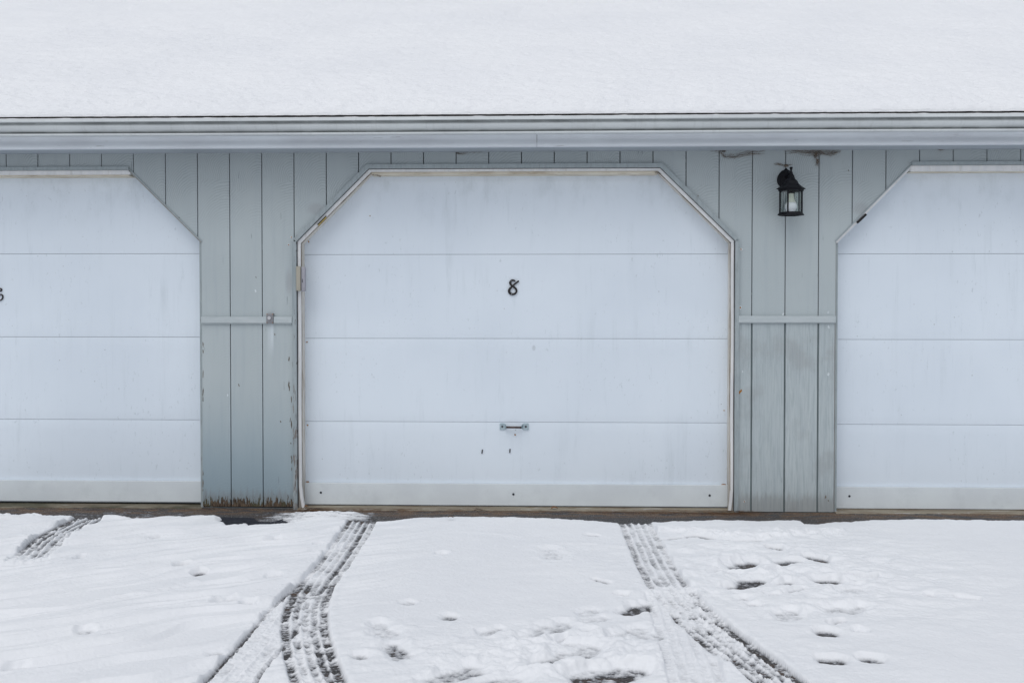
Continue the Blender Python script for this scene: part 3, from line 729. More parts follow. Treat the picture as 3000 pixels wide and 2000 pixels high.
Yc = YE - .004 + edge*ss(.08, 0, U_) + U_ ; Zc = ze + (U_)*SL + th + .0015
Zc[0] = ze - .001; Yc[0] += .003
top = U_ > RUN
Zc[top] = (ze + RUN*SL + th - (U_ - RUN)*SL)[top]
rs = grid_mesh('roof_snow', sx, su, None, {}, M['roof_snow'], np.stack([X, Yc, Zc], -1))
tag(rs, 'smooth layer of snow covering the whole garage roof', 'snow', kind='stuff')

# ================================================================== LANTERN
lx, lz = W(2302.3, 522)
lan = tag(empty('wall_lantern', (lx, 0, lz)), 'black six sided wall lantern with a white bulb behind clear panes', 'lantern')
PX = .324e-3 * .98                            # metres per pixel of the enlarged crop
AY = -.125
s_ = (6.2 + AY) / 6.2
bx = W(2240 + 528/6.82, 560, AY)[0] - lx
zz = lambda y: W(2317, 430 + y/6.82, AY)[1] - lz
rr_ = lambda r: r / 6.82 * .002214 * s_
bm = bmesh.new()                             # backplate, pointed at the top
out = [(0, .0645), (14, .052), (42, .043), (68, .030), (95, .0135), (118, 0)]
half = [(0, 198), (22, 176), (48, 156), (88, 138), (125, 98), (155, 52), (172, 5), (178, -40), (170, -90), (150, -130), (118, -165), (70, -188), (30, -200), (0, -206)]
prof2 = [(x, z) for x, z in half] + [(-x, z) for x, z in half[-2:0:-1]]
k_ = .002214 / 6.82
lay = []
for sc_, y in ((1, 0), (1, -.006), (.93, -.010), (.80, -.013), (.76, -.018), (.3, -.022)):
    lay.append([bm.verts.new((x*k_*sc_, y, z*k_*sc_)) for x, z in prof2])
for a, b in zip(lay, lay[1:]):
    for i in range(len(a)): bm.faces.new((a[i], a[(i+1)%len(a)], b[(i+1)%len(a)], b[i]))
bm.faces.new(lay[0]); bm.faces.new(lay[-1])
obj('backplate', bm, M['black'], lan)
bm = bmesh.new()
pts = [(0, -.018, .005), (bx*.2, -.045, .012), (bx*.6, -.085, .024), (bx*.9, -.112, .022), (bx, AY, zz(560))]
tube(bm, pts, [.011, .009, .008, .008, .010], 10); obj('arm', bm, M['black'], lan, True)
c0 = (bx, AY)
bm = bmesh.new(); lathe(bm, [(rr_(26), zz(405)), (rr_(32), zz(418)), (rr_(30), zz(432)), (rr_(17), zz(470)), (rr_(20), zz(500)), (rr_(36), zz(510)), (rr_(36), zz(520)), (rr_(24), zz(528)), (rr_(27), zz(570)), (rr_(34), zz(600))], 14, 0, c=c0)
obj('finial', bm, M['black'], lan, True)
A0 = R(-60)                                  # flat face towards the drive
bm = bmesh.new(); lathe(bm, [(rr_(30), zz(575)), (rr_(52), zz(615)), (rr_(88), zz(648)), (rr_(126), zz(680)), (rr_(150), zz(738)), (rr_(170), zz(752)), (rr_(212), zz(792)), (rr_(250), zz(815)), (rr_(286), zz(836)), (rr_(286), zz(848)), (rr_(252), zz(852)), (rr_(250), zz(888)), (rr_(215), zz(890))], 6, A0, c=c0)
obj('lantern_roof', bm, M['black'], lan)
RB = rr_(216)
for k in range(6):
    a = A0 + k*math.pi/3; bm = bmesh.new(); r = rr_(17)
    x, y = bx + RB*math.cos(a), AY + RB*math.sin(a)
    lathe(bm, [(r, zz(1322)), (r, zz(885))], 4, a, c=(x, y)); obj('cage_bar', bm, M['black'], lan)
for k in range(6):
    a0, a1 = A0 + k*math.pi/3, A0 + (k+1)*math.pi/3; rg = RB*.93; bm = bmesh.new()
    p = [(bx + rg*math.cos(a), AY + rg*math.sin(a)) for a in (a0, a1)]
    bm.faces.new([bm.verts.new((p[0][0], p[0][1], zz(1318))), bm.verts.new((p[1][0], p[1][1], zz(1318))), bm.verts.new((p[1][0], p[1][1], zz(888))), bm.verts.new((p[0][0], p[0][1], zz(888)))])
    obj('glass_pane', bm, M['glass'], lan)
bm = bmesh.new()
lathe(bm, [(rr_(205), zz(1312)), (rr_(228), zz(1308)), (rr_(236), zz(1325)), (rr_(262), zz(1358)), (rr_(264), zz(1372)), (rr_(200), zz(1376)), (rr_(196), zz(1325)), (rr_(205), zz(1312))], 6, A0, c=c0, cap=(False, False))
obj('base_ring', bm, M['black'], lan)
bm = bmesh.new(); lathe(bm, [(rr_(90), zz(880)), (rr_(90), zz(905)), (rr_(52), zz(908)), (rr_(52), zz(935))], 20, 0, c=c0); obj('bulb_socket', bm, M['black'], lan, True)
bx2 = c0
bm = bmesh.new(); lathe(bm, [(rr_(50), zz(925)), (rr_(50), zz(945)), (rr_(54), zz(990)), (rr_(62), zz(1040)), (rr_(78), zz(1085)), (rr_(95), zz(1115))], 24, 0, c=bx2)
bl = obj('bulb', bm, M['bulb_neck'], lan, True)
bm = bmesh.new(); lathe(bm, [(rr_(95), zz(1115)), (rr_(110), zz(1150)), (rr_(115), zz(1190)), (rr_(110), zz(1230)), (rr_(92), zz(1270)), (rr_(60), zz(1298)), (rr_(20), zz(1310))], 24, 0, c=bx2)
obj('bulb_globe', bm, M['bulb'], bl, True)

# ================================================================== COBWEBS
def web(name, lab, path, n, spread, hang, seed):
    rnd = random.Random(seed); bm = bmesh.new()
    for i in range(n):
        t0 = rnd.random() * .85; t1 = min(1, t0 + rnd.uniform(.08, .5))
        pts = []; ph = rnd.uniform(0, 6); am = rnd.uniform(.2, 1) * spread; m = 9; off = rnd.gauss(0, .8) * spread
        for k in range(m):
            t = (t0 + (t1 - t0)*k/(m-1)) * (len(path) - 1); j = min(int(t), len(path) - 2); f = t - j
            px = path[j][0]*(1-f) + path[j+1][0]*f; py = path[j][1]*(1-f) + path[j+1][1]*f
            x, z = W(px, py, -.01)
            pts.append((x + rnd.gauss(0, .0045), -.006 - abs(rnd.gauss(0, .006)), z + off + am*.4*math.sin(ph + k*.7) + rnd.gauss(0, .0030)))
        pale = rnd.random() < .35
        tube(bm, pts, [rnd.uniform(.0002, .0007) * (.7 if pale else 1) for _ in pts], 4, 1 if pale else 0)
    for (hx, hy, l) in hang:
        for i in range(14):
            x, z = W(hx + rnd.gauss(0, 2.2), hy, -.01); pts = [(x + rnd.gauss(0, .0035), -.010 + rnd.gauss(0, .003), z - l*k/5*rnd.uniform(.8, 1.05)) for k in range(6)]
            tube(bm, pts, [.0008, .0013, .0012, .0008, .0005, .0003], 4)
    return tag(obj(name, bm, [M['web'], M['web_pale']]), lab, 'cobweb')
web('cobweb', 'wide dusty brown cobweb with a hanging clump under the eave right of the lantern', [(2292, 440), (2330, 441), (2370, 446), (2398, 447), (2430, 451), (2462, 444)], 85, .012, [(2390, 448, .04), (2394, 466, .045)], 1)
web('cobweb', 'small dusty cobweb under the eave left of the lantern', [(2078, 443), (2110, 441), (2122, 458), (2150, 460), (2190, 452), (2240, 446)], 45, .010, [(2120, 440, .014)], 2)
web('cobweb', 'wisp of cobweb on the wall just above the lantern backplate', [(2266, 480), (2285, 481), (2303, 487), (2318, 482)], 30, .004, [(2302, 482, .014)], 3)
web('cobweb', 'thin cobweb strand under the eave above the right hand garage door', [(2745, 441), (2760, 439), (2790, 429)], 14, .002, [], 4)
web('cobweb', 'faint cobweb under the eave above the left half of door 8', [(1336, 448), (1352, 450), (1380, 447), (1414, 446)], 12, .0025, [(1341, 448, .006)], 5)
web('cobweb', 'dark tuft of cobweb in the top right corner of door 8', [(1918, 503), (1926, 506), (1934, 510)], 16, .004, [], 6)
web('cobweb', 'dark tuft of cobweb in the top left corner of door 8', [(1086, 511), (1096, 513), (1115, 516)], 14, .003, [], 8)

# ================================================================== GROUND
bm = bmesh.new()
gx = [-80, -20, -8, -4, 0, 4, 8, 20, 80]; gy = [-80, -20, -6, -3, -1, 0.2, 20, 80]
V = [[bm.verts.new((x, y, 0)) for x in gx] for y in gy]
for j in range(len(gy)-1):
    for i in range(len(gx)-1): bm.faces.new((V[j][i], V[j][i+1], V[j+1][i+1], V[j+1][i]))
tag(obj('ground', bm, M['asphalt']), kind='structure')
# tar patch left of door 8
bm = bmesh.new()
pt = [(642, 1514), (668, 1514), (710, 1515.5), (742, 1516), (752, 1524), (762, 1528), (790, 1529), (815, 1524), (828, 1518.5), (842, 1524), (860, 1526), (871, 1530), (872, 1546), (800, 1548), (700, 1548), (660, 1545), (648, 1530)]
pt = [(x + random.uniform(-1, 1), y + random.uniform(-.6, .6)) for x, y in pt]
bm.faces.new([bm.verts.new((*G(x, y, .005), .005)) for x, y in pt])
tag(obj('asphalt_patch', bm, M['tar']), kind='structure')

# ---- the snow sheet
dx = .0042
xs = np.concatenate([-3.66 - np.geomspace(.02, 70, 50)[::-1], np.arange(-3.66, 3.40, dx), 3.40 + np.geomspace(.02, 70, 50)])
ys = np.concatenate([-3.15 - np.geomspace(.02, 70, 50)[::-1], np.arange(-3.15, .0, dx)])
X, Y = np.meshgrid(xs, ys)
# base thickness and gentle relief
H = .0205 + .0060*fbm(X*.7, Y*.9, 1, 3) + .0035*fbm(X*3, Y*4, 9, 3) + .0007*fbm(X*22, Y*22, 5, 3)
# long wind ripples on the left half, running away up to the right
wl = ss(-.4, -1.5, X)
cr, sr = math.cos(R(34)), math.sin(R(34))
Ux = X*cr + Y*sr; Vx = -X*sr + Y*cr
Vx2 = Vx + .09*fbm(Ux*1.1, Vx*1.5, 14, 3)
rp = 1 - np.abs(fbm(Ux*.55, Vx2*6.2, 12, 3, .45))*1.7
H += wl * (.030*rp - .010) * ss(.2, -.1, Y)
# disturbed area right of the right-hand track
xd, yd = G(2300, 1660); dist = np.exp(-(((X - xd)/.8)**2 + ((Y - yd)/.75)**2))
H += dist * (.024*fbm(X*4.5, Y*7, 41, 4) + .006)
xd, yd = G(1700, 1930); dist = np.exp(-(((X - xd)/.75)**2 + ((Y - yd)/.35)**2))
H += dist * (.017*fbm(X*7, Y*9, 44, 4) + .006)
H += dist * .006*fbm(X*17, Y*17, 46, 3)
xd, yd = G(2010, 1765); dist = np.exp(-(((X - xd)/.22)**2 + ((Y - yd)/.28)**2))
H += dist * .006*fbm(X*15, Y*15, 49, 3)
H = np.maximum(H, .0125 + .001*fbm(X*9, Y*9, 47, 2))
rough = np.zeros_like(H); bare = np.zeros_like(H)
BX = (X > -3.7) & (X < 3.45) & (Y > -3.2)
def local(x0, x1, y0, y1):
    i0, i1 = np.searchsorted(xs, (x0, x1)); j0, j1 = np.searchsorted(ys, (y0, y1))
    return slice(max(j0, 0), j1), slice(max(i0, 0), i1)
def ridge(pp, w, h, noise=0):               # a raised or sunken line drawn through pixels
    P = [G(*p) for p in pp]
    for a, b in zip(P, P[1:]):
        sl = local(min(a[0], b[0]) - 4*w, max(a[0], b[0]) + 4*w, min(a[1], b[1]) - 4*w, max(a[1], b[1]) + 4*w)
        x, y = X[sl], Y[sl]; d = (b[0]-a[0], b[1]-a[1]); L2 = d[0]**2 + d[1]**2
        t = np.clip(((x - a[0])*d[0] + (y - a[1])*d[1]) / L2, 0, 1)
        r = np.hypot(x - a[0] - t*d[0], y - a[1] - t*d[1]) + noise*w*fbm(x*16, y*16, 77, 3)
        # keep the strongest contribution of overlapping segments
        v = h * np.exp(-(r / w)**2)
        H[sl] = np.where(np.abs(v) > np.abs(RG[sl]), H[sl] - RG[sl] + v, H[sl]); RG[sl] = np.where(np.abs(v) > np.abs(RG[sl]), v, RG[sl])
def ridge_group(*args, **k):
    global RG
    RG = np.zeros_like(H); ridge(*args, **k)
ridge_group([(1880, 1552), (1990, 1547), (2090, 1560), (2200, 1568), (2330, 1560), (2440, 1553)], .060, .026, .6)
ridge_group([(2250, 1556), (2330, 1565), (2400, 1572)], .035, .008, .6)
ridge_group([(2100, 1700), (2160, 1668), (2230, 1672), (2300, 1690)], .04, .012, .7)
ridge_group([(2090, 1650), (2150, 1630), (2230, 1622), (2330, 1628)], .045, .010, .7)
ridge_group([(1520, 1905), (1620, 1860), (1740, 1850), (1830, 1880)], .05, .012, .7)
ridge_group([(1560, 1975), (1680, 1945), (1800, 1925), (1900, 1935)], .05, .013, .7)
ridge_group([(1560, 1592), (1700, 1590), (1830, 1600)], .03, .005, .6)
ridge_group([(1360, 1556), (1430, 1560), (1520, 1570)], .03, .004, .6)
ridge_group([(1940, 1577), (2042, 1564), (2098, 1577), (2160, 1580), (2232, 1579)], .020, -.017, .6)
ridge_group([(2205, 1700), (2290, 1655), (2230, 1660)], .05, .012, .5)
ridge_group([(2275, 1808), (2370, 1780), (2430, 1790), (2480, 1770), (2500, 1745), (2430, 1725)], .03, .009, .5)
ridge_group([(2430, 1690), (2540, 1675), (2570, 1690), (2560, 1710)], .03, .008, .6)
ridge_group([(330, 1752), (400, 1738), (480, 1720), (560, 1700)], .05, .012, .4)
ridge_group([(325, 1760), (380, 1757), (420, 1748), (480, 1736)], .014, -.0035, .9)
ridge_group([(1395, 1925), (1500, 1880), (1600, 1850)], .03, .009, .6)

def foot(ax, ay, bx_, by_, wd=.052, depth=.030, fl=.002, br=.5, rim=.006, seed=0):
    a, b = G(ax, ay), G(bx_, by_); d = (b[0]-a[0], b[1]-a[1]); L = math.hypot(*d) + 1e-6
    m = .22; sl = local(min(a[0], b[0]) - m, max(a[0], b[0]) + m, min(a[1], b[1]) - m, max(a[1], b[1]) + m)
    x, y = X[sl], Y[sl]; t = ((x - a[0])*d[0] + (y - a[1])*d[1]) / L**2; tc = np.clip(t, 0, 1)
    q = np.hypot(x - a[0] - tc*d[0], y - a[1] - tc*d[1])
    w = wd * (.86 + .22*np.cos((tc - .72)*2*math.pi*.9)) if L > .12 else wd
    r = q / w + .22*fbm(x*20 + seed, y*20, 60 + seed, 3)
    r = q / w + .34*fbm(x*13 + seed, y*13, 60 + seed, 3)
    ins = ss(1.95, .42, r)
    nz = fbm(x*24, y*24, 90 + seed, 4); nf = fbm(x*60, y*60, 95 + seed, 2)
    patch = ss(-.35, .35, fbm(x*9, y*12, 98 + seed, 3) + (br - .55)*1.5)
    fln = .0032 + .0035*nz + .0022*nf - (.0075*br*patch if br > .12 else 0) + (.005*(1 - br))
    fln = np.maximum(fln, -.0012 + .0026*nf + .0020*nz)
    if br > .5: H[sl] = H[sl]*(1 - .62*br*np.exp(-(q/(w*2.3))**2) * ss(.02, -.05, y - (a[1] + tc*d[1])))
    H[sl] = H[sl]*(1 - ins) + np.minimum(H[sl], fln)*ins + .6*rim*np.exp(-((r - 2.0)/.45)**2)*(.45 + fbm(x*14, y*14, 120+seed, 3))
FT = [  # heel and toe pixels, half width, bareness
 (1112, 1826, 1140, 1860, .045, .15), (1150, 1888, 1178, 1912, .036, .62), (1545, 1862, 1650, 1828, .05, .40), (1575, 1942, 1730, 1896, .052, .45),
 (1700, 1982, 1855, 1962, .05, .75), (1262, 1988, 1372, 1958, .052, .55), (1838, 1788, 1888, 1770, .04, .95), (1810, 1858, 1880, 1842, .045, .15), (1895, 1862, 1925, 1858, .03, .45),
 (2160, 1655, 2198, 1646, .042, .95), (2153, 1716, 2215, 1697, .040, .95), (2292, 1646, 2328, 1642, .034, 1.0), (2370, 1627, 2408, 1635, .026, 1.0),
 (2258, 1600, 2280, 1602, .018, 1.0), (2403, 1697, 2440, 1698, .028, .85), (2480, 1728, 2510, 1724, .045, .10), (2440, 1785, 2475, 1784, .045, .25),
 (2290, 1808, 2335, 1804, .03, .2), (2412, 1848, 2436, 1849, .030, .85), (2416, 1928, 2454, 1930, .030, .95), (2540, 1925, 2564, 1926, .026, .8),
 (2812, 1746, 2856, 1750, .017, .55), (2722, 1739, 2728, 1740, .014, .6), (1608, 1607, 1628, 1628, .050, .05), (1745, 1693, 1782, 1704, .016, .5),
 (1818, 1738, 1830, 1740, .02, .3), (2204, 1766, 2212, 1767, .02, .4), (2253, 1738, 2275, 1736, .018, .3), (2085, 1735, 2092, 1736, .018, .3), (1715, 1843, 1722, 1845, .03, .2),
 (1190, 1761, 1200, 1762, .024, .4), (1313, 1803, 1323, 1804, .024, .6), (1048, 1917, 1058, 1917, .022, .5), (1290, 1620, 1300, 1619, .02, .2),
 (450, 1573, 460, 1572, .016, 1), (528, 1654, 540, 1652, .018, 1), (578, 1674, 588, 1672, .018, .9), (648, 1759, 668, 1756, .024, .8), (724, 1765, 732, 1765, .022, .6),
 (796, 1686, 808, 1685, .02, .6), (775, 1731, 798, 1728, .020, .3), (628, 1908, 636, 1908, .02, .5), (546, 1548, 552, 1548, .012, .9), (42, 1569, 54, 1567, .016, 1),
 (230, 1633, 240, 1630, .016, .9), (243, 1843, 256, 1843, .02, .3), (322, 1849, 330, 1849, .018, .3), (40, 1954, 60, 1952, .02, .1), (790, 1580, 806, 1576, .022, .5),
 (913, 1616, 923, 1616, .02, .5), (929, 1592, 936, 1591, .014, .6), (1450, 1995, 1500, 1992, .05, .3), (1725, 1563, 1745, 1565, .02, .4), (2455, 1683, 2560, 1692, .016, .6), (2515, 1843, 2522, 1845, .02, .2)]
_r = random.Random(12)
for _ in range(20):                          # smaller scuffs and dents of the trodden area
    cx_, cy_ = _r.choice([(_r.uniform(2080, 2620), _r.uniform(1585, 1830)), (_r.uniform(1380, 1900), _r.uniform(1780, 1990)), (_r.uniform(2080, 2560), _r.uniform(1600, 1800))])
    ln_ = _r.uniform(4, 46); FT.append((cx_, cy_, cx_ + ln_, cy_ - ln_*_r.uniform(-.1, .45), _r.uniform(.012, .032), _r.choice([.05, .15, .3, .45, .6])))
for i, f in enumerate(FT): foot(*f[:4], wd=f[4]*((1.22 if f[1] < 1800 else 1.0) if f[5] > .8 else 1.1), br=f[5], seed=i, rim=.008 if f[4] > .035 else .0025)

def catmull(P, n=10):
    Q = []
    for i in range(len(P) - 1):
        a, b, c_, d = [np.array(P[k]) for k in (max(i-1, 0), i, i+1, min(i+2, len(P)-1))]
        for k in range(n):
            t = k/n; Q.append(.5*((2*b) + (c_-a)*t + (2*a-5*b+4*c_-d)*t*t + (3*b-a-3*c_+d)*t**3))
    Q.append(np.array(P[-1])); return Q
def track(pp, hw, lanes, seed, ribs=(-.60, -.20, .20, .60), ribh=.009, teeth=.0022, mess=1.0, fade=(.0, .0)):
    """a tyre track seen as lanes of tread between thin ridges of snow; lanes run left to right, each with its bareness along the way"""
    P = catmull([G(*p) for p in pp])
    x0, x1 = min(p[0] for p in P) - .25, max(p[0] for p in P) + .25; y0, y1 = min(p[1] for p in P) - .25, max(p[1] for p in P) + .25
    sl = local(x0, x1, max(y0, -3.3), y1); x, y = X[sl], Y[sl]
    best = np.full(x.shape, 9.0); U = np.zeros_like(best); S = np.zeros_like(best); s = 0
    for a, b in zip(P, P[1:]):
        d = b - a; L = np.hypot(*d)
        t = ((x - a[0])*d[0] + (y - a[1])*d[1]) / L**2; tc = np.clip(t, 0, 1)
        ex, ey = x - a[0] - tc*d[0], y - a[1] - tc*d[1]; q = np.hypot(ex, ey)
        k = q < best; sg = -np.sign(ex*d[1] - ey*d[0])
        best = np.where(k, q, best); U = np.where(k, q*sg, U); S = np.where(k, s + tc*L, S); s += L
    u = U / hw + .035*fbm(x*3.5, y*3.5, 200 + seed, 2); sn = S / s
    n1 = fbm(x*24, y*24, 210 + seed, 4); nf = fbm(x*62, y*62, 215 + seed, 2); n3 = fbm(x*8, y*8, 218 + seed, 3)
    ks = (-1.3,) + tuple(ribs) + (1.3,); br = np.zeros_like(u)
    for i, ln in enumerate(lanes):
        v = np.interp(sn, np.linspace(0, 1, len(ln)), ln) + .28*fbm(S*9, S*0 + i*3.3, 240 + seed*7 + i, 3)
        br = np.where((u >= ks[i]) & (u < ks[i+1]), v, br)
    f = .0070 - .0088*br + mess*(.0034*n1 + .0034*nf + .0034*n3)
    f = np.maximum(f, -.0012 + .0030*nf + .0022*n1)
    for j, q in enumerate(ribs):
        f = f + ribh*np.exp(-((u - q)/.072)**2) * np.clip(.85 + .9*fbm(S*4, S*0 + q*7, 230 + seed, 3) + .5*n1, 0, 1.3)
    ph = S/.024 + .5*u
    f = f + teeth*np.sin(2*np.pi*ph)*ss(.58, .70, np.abs(u))*(1 + .8*n1)
    m = ss(1.08, .95, np.abs(u) + .02*fbm(x*11, y*11, 250 + seed, 2))
    m = m * ss(0, .025, sn + .01*n1)
    if fade[1]: m = m * ss(1.0, 1 - fade[1], sn + .03*n1)
    H[sl] = H[sl]*(1 - m) + np.minimum(f, H[sl])*m + .0035*np.exp(-((np.abs(u) - 1.24)/.16)**2)*(.5 + .4*n3)*(sn > .001)*(sn < .999)
    rough[sl] = np.maximum(rough[sl], m)
# older light passes first, then the deeper ones over them
track([(1955, 1735), (1975, 1800), (2000, 1867), (2030, 1950), (2052, 2030)], .100, [[-.3, -.3]]*5, 5, ribh=.008, teeth=.0008, mess=.6)
track([(950, 1690), (862, 1768), (788, 1858), (735, 1920), (680, 1985), (630, 2045)], .100,
      [[.6, .7, .1, .85, .95, .95, .9], [-.4]*3, [-.5]*3, [-.4]*3, [-.2, -.2, .2, .6, .6, .7, .3]], 2, ribs=(-.76, -.25, .25, .78), ribh=.006, teeth=.0008, mess=.8)
track([(1075, 1500), (1058, 1525), (1020, 1588), (978, 1648), (935, 1702), (915, 1728)], .092,
      [[1.2, .7, .45, .0, .65, .1, .2], [1.2, .5, .0, .05, -.1, .1], [1.2, .6, .1, .05, .1, .1], [1.2, .9, .75, .75, .7, .8], [1.2, .5, .3, .3, .3, .3]], 1, teeth=.0028, mess=.7)
track([(934, 1698), (906, 1748), (894, 1800), (897, 1870), (920, 1950), (955, 2040)], .096,
      [[.85, .95, .85, .85, .55, .85, .85], [.85, .5, .65, .55, .0, .1, .2], [.8, .0, .3, .0, .1, .5, .2], [.5, .0, .2, .1, .75, .9, .6], [.9, .95, .35, .75, .95, 1, .9]], 7, teeth=.0030, mess=1.25)
track([(1840, 1500), (1862, 1530), (1890, 1590), (1920, 1650), (1956, 1710), (1985, 1745)], .100,
      [[1.2, .3, .40, .65, .45, .5], [1.0, .0, .2, .2, .2, .0], [1.0, .0, .2, .2, .15, .0], [1.0, .0, .25, .25, .2, .0], [1.0, .1, .25, .2, .4, .2]], 3, ribh=.010, teeth=.0030, mess=.6, fade=(0, .12))
track([(1975, 1725), (2015, 1775), (2070, 1830), (2150, 1895), (2225, 1948), (2330, 2030)], .100,
      [[-.3, -.2, .1, .7, .8, .7, .8], [-.4, -.2, -.1, .6, .55, .7, .6], [-.4, -.3, .3, .2, .5, .5, .6], [-.3, -.2, .1, -.2, .1, .0, .3], [-.2, .2, .4, .75, .8, .85, .8]], 8, ribs=(-.66, -.3, .12, .5), teeth=.0012, mess=1.7)
track([(300, 1492), (262, 1512), (205, 1540), (150, 1572), (110, 1610), (60, 1665)], .10,
      [[1.3, 1.1, 1.0, .8, .3, -.5], [1.3, .9, .9, .7, .1, -.5], [1.3, 1.0, .9, .7, .1, -.5], [1.3, .9, .8, .5, .0, -.5], [1.3, .8, .5, .1, -.2, -.5]], 4, ribh=.014, fade=(0, .3))
# the bank of snow at the far left
xm_, ym_ = G(20, 1580)
mound = np.exp(-(((X - xm_)/.32)**2 + ((Y - ym_)/.42)**2)**1.5)
H += .022*mound*ss(-3.05, -3.25, X + .35*(Y - ym_))
ridge_group([(0, 1668), (60, 1655), (110, 1625)], .05, -.012, .3)
# foot of the wall: bare wet strip with a ragged edge
bpts = [(-400, 1508), (0, 1509), (106, 1509), (178, 1514), (297, 1512), (425, 1514), (560, 1514), (641, 1514), (650, 1526), (663, 1536), (748, 1538), (800, 1537), (872, 1531), (893, 1522), (960, 1516), (1055, 1520), (1127, 1524),
        (1180, 1516), (1230, 1513.5), (1361, 1510), (1500, 1510.5), (1595, 1514), (1765, 1523), (1829, 1529), (1900, 1528), (2000, 1522), (2098, 1518), (2212, 1522), (2339, 1521), (2341.5, 1530.5), (2374, 1531.5), (2446, 1526), (2553, 1521.5), (2723, 1519.5), (3000, 1522), (3400, 1526)]
B = np.array([G(*p, .012) for p in bpts]); yb_ = np.interp(X, B[:, 0], B[:, 1])
eg = yb_ - Y + .016*fbm(X*14, Y*14, 300, 4)
leftrag = ss(-1.2, -1.6, X)
eg = eg + leftrag*.03*fbm(X*6, Y*18, 310, 4)
k = 1 - np.exp(-np.clip(eg, 0, None)/.028)
H = np.where(eg > 0, np.clip(H, None, .05)*k + (1 - k)*-.001, -.012)
H = np.maximum(H, -.012)
# a dusting left on the strip
dm = fbm(X*11, Y*34, 320, 4)
xa, _ = G(860, 1510); xb, _ = G(1040, 1510)
dust = ss(xa - .25, xa, X)*ss(xb + .1, xb - .15, X)*ss(-.20, -.13, Y)*0 + 0
dz_ = (Y > yb_) & (Y < -.02)
reg = np.exp(-((X - (xa + xb)/2)/.28)**2)*ss(-.05, -.13, Y) + .35*np.exp(-((X + 2.6)/1.2)**2)*ss(-.08, -.13, Y)
H = np.where(dz_, np.maximum(H, -.007 + .016*reg + .010*dm*reg + .003*fbm(X*40, Y*60, 330, 3)*reg), H)
H[:, (xs < -3.66) | (xs > 3.40)] = np.where(Y[:, (xs < -3.66) | (xs > 3.40)] < -.13, .0205, -.012)
thin = (1 - np.clip(H/.0125, 0, 1))**2.0
grain = fbm(X*60, Y*60, 400, 2)
H = H + .0009*grain*(1 + 1.5*rough)
snow = grid_mesh('snow_cover', xs, ys, H, {'thin': thin}, M['snow'])
tag(snow, kind='structure')

# ================================================================== LITTER
rnd = random.Random(3); bm = bmesh.new()
for i in range(5200):
    px = rnd.choice([rnd.uniform(880, 1350), rnd.uniform(1350, 2140), rnd.gauss(910, 30), rnd.gauss(1990, 130), rnd.gauss(2140, 40), rnd.uniform(0, 600)])
    x = G(px, 1500)[0]; y = -.045 + rnd.gauss(0, .028); 
    if y > -.012: y = -.014
    if y < -.15: continue
    a = rnd.gauss(0, .55); L = rnd.uniform(.008, .03); w = .0007; z = .0025 + rnd.random()*.003 if y < -.03 else .0085 + rnd.random()*.003
    dxn, dyn = math.cos(a)*L/2, math.sin(a)*L/2; z2 = z + rnd.uniform(0, .003)
    bm.faces.new([bm.verts.new(p) for p in ((x-dxn, y-dyn-w, z), (x+dxn, y+dyn-w, z2), (x+dxn, y+dyn+w, z2), (x-dxn, y-dyn+w, z))])
tag(obj('pine_needles', bm, M['needle']), 'brown pine needles littering the foot of the doors', 'pine needles', kind='stuff')
def twig(lab, pts, r):
    bm = bmesh.new(); P = [(*G(x, y, z), z) for x, y, z in pts]; tube(bm, P, [r*(1 - .5*i/len(P)) for i in range(len(P))], 6)
    return tag(obj('twig', bm, M['twig']), lab, 'twig', 'twigs on the threshold')
t = twig('thin forked twig on the sill below the handle of door 8', [(1388, 1494, .010), (1400, 1490, .016), (1414, 1493, .010), (1432, 1497, .006)], .0022)
bm = bmesh.new(); P = [(*G(x, y, z), z) for x, y, z in ((1400, 1490, .016), (1393, 1486, .026))]; tube(bm, P, .0015, 6); obj('side_shoot', bm, M['twig'], t)
twig('short dark twig on the gravel beside the left jamb of door 8', [(886, 1496, .012), (900, 1491, .016), (915, 1488, .018)], .003)
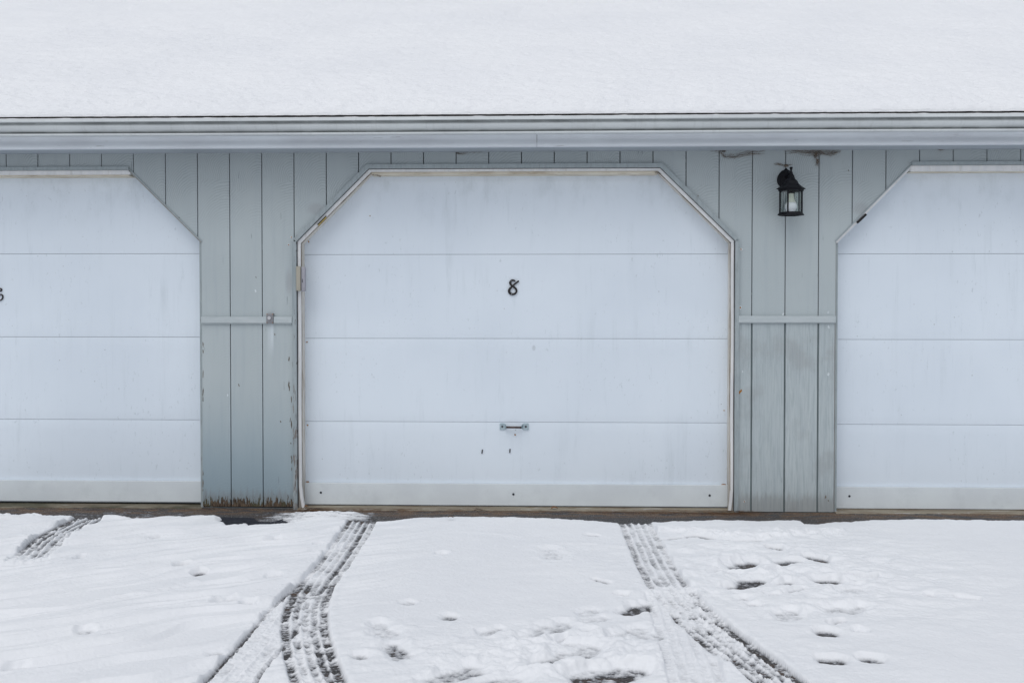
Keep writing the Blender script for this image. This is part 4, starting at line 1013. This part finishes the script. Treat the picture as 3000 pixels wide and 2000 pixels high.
def leaf(lab, px, py, L, w, a, z, mat='needle'):
    x, y = G(px, py, z); bm = bmesh.new(); vs = []
    m = 8; top = []; bot = []
    for k in range(m + 1):
        t = k/m; ww = w*math.sin(math.pi*t)**.7; u = (t - .5)*L; cz = .008*math.sin(t*math.pi)
        top.append(bm.verts.new((u*math.cos(a) - ww*math.sin(a), u*math.sin(a) + ww*math.cos(a), cz + .006))); bot.append(bm.verts.new((u*math.cos(a) + ww*math.sin(a), u*math.sin(a) - ww*math.cos(a), cz)))
    for k in range(m):
        try: bm.faces.new((top[k], top[k+1], bot[k+1], bot[k]))
        except Exception: pass
    o = obj('leaf', bm, M[mat]); o.location = (x, y, z); return tag(o, lab, 'leaf', 'dead leaves along the wall')
leaf('curled brown leaf on the sill right of the centre of door 8', 1624, 1489, .045, .012, .2, .009)
leaf('pale grey leaf lying at the snow edge in front of door 8', 1320, 1515.5, .035, .010, 0, .034, 'twig')
leaf('orange brown leaf at the foot of the left jamb of door 8', 897, 1485, .03, .012, .6, .009)

# ================================================================== LIGHT
SE, SA = R(55), R(200)
w = bpy.data.worlds.new('World'); scn.world = w; w.use_nodes = True; nt = w.node_tree
bg = nt.nodes['Background']; sky = nt.nodes.new('ShaderNodeTexSky'); sky.sky_type = 'NISHITA'; sky.sun_disc = False
sky.sun_elevation = SE; sky.sun_rotation = SA; sky.air_density = 1.0; sky.dust_density = 3.0; sky.ozone_density = 1.0
hs = nt.nodes.new('ShaderNodeHueSaturation'); hs.inputs['Saturation'].default_value = .30; nt.links.new(sky.outputs[0], hs.inputs['Color'])
mx = nt.nodes.new('ShaderNodeMix'); mx.data_type = 'RGBA'; mx.inputs[0].default_value = .6
nt.links.new(hs.outputs[0], mx.inputs[6]); mx.inputs[7].default_value = (6.85, 7.3, 8.1, 1)
nt.links.new(mx.outputs[2], bg.inputs[0]); bg.inputs[1].default_value = .10
sd = bpy.data.lights.new('sun', 'SUN'); so = bpy.data.objects.new('sun', sd); COL.objects.link(so)
sd.energy = .9; sd.angle = R(45); sd.color = (1, .985, .96)
# Nishita: rotation measured clockwise from +Y
dirv = Vector((math.sin(SA)*math.cos(SE), math.cos(SA)*math.cos(SE), math.sin(SE)))
so.rotation_euler = dirv.to_track_quat('Z', 'Y').to_euler(); so.location = dirv * 20
scn.view_settings.view_transform = 'Standard'; scn.view_settings.look = 'None'; scn.view_settings.exposure = 0; scn.view_settings.gamma = 1
scn.render.resolution_x = 1024; scn.render.resolution_y = 682
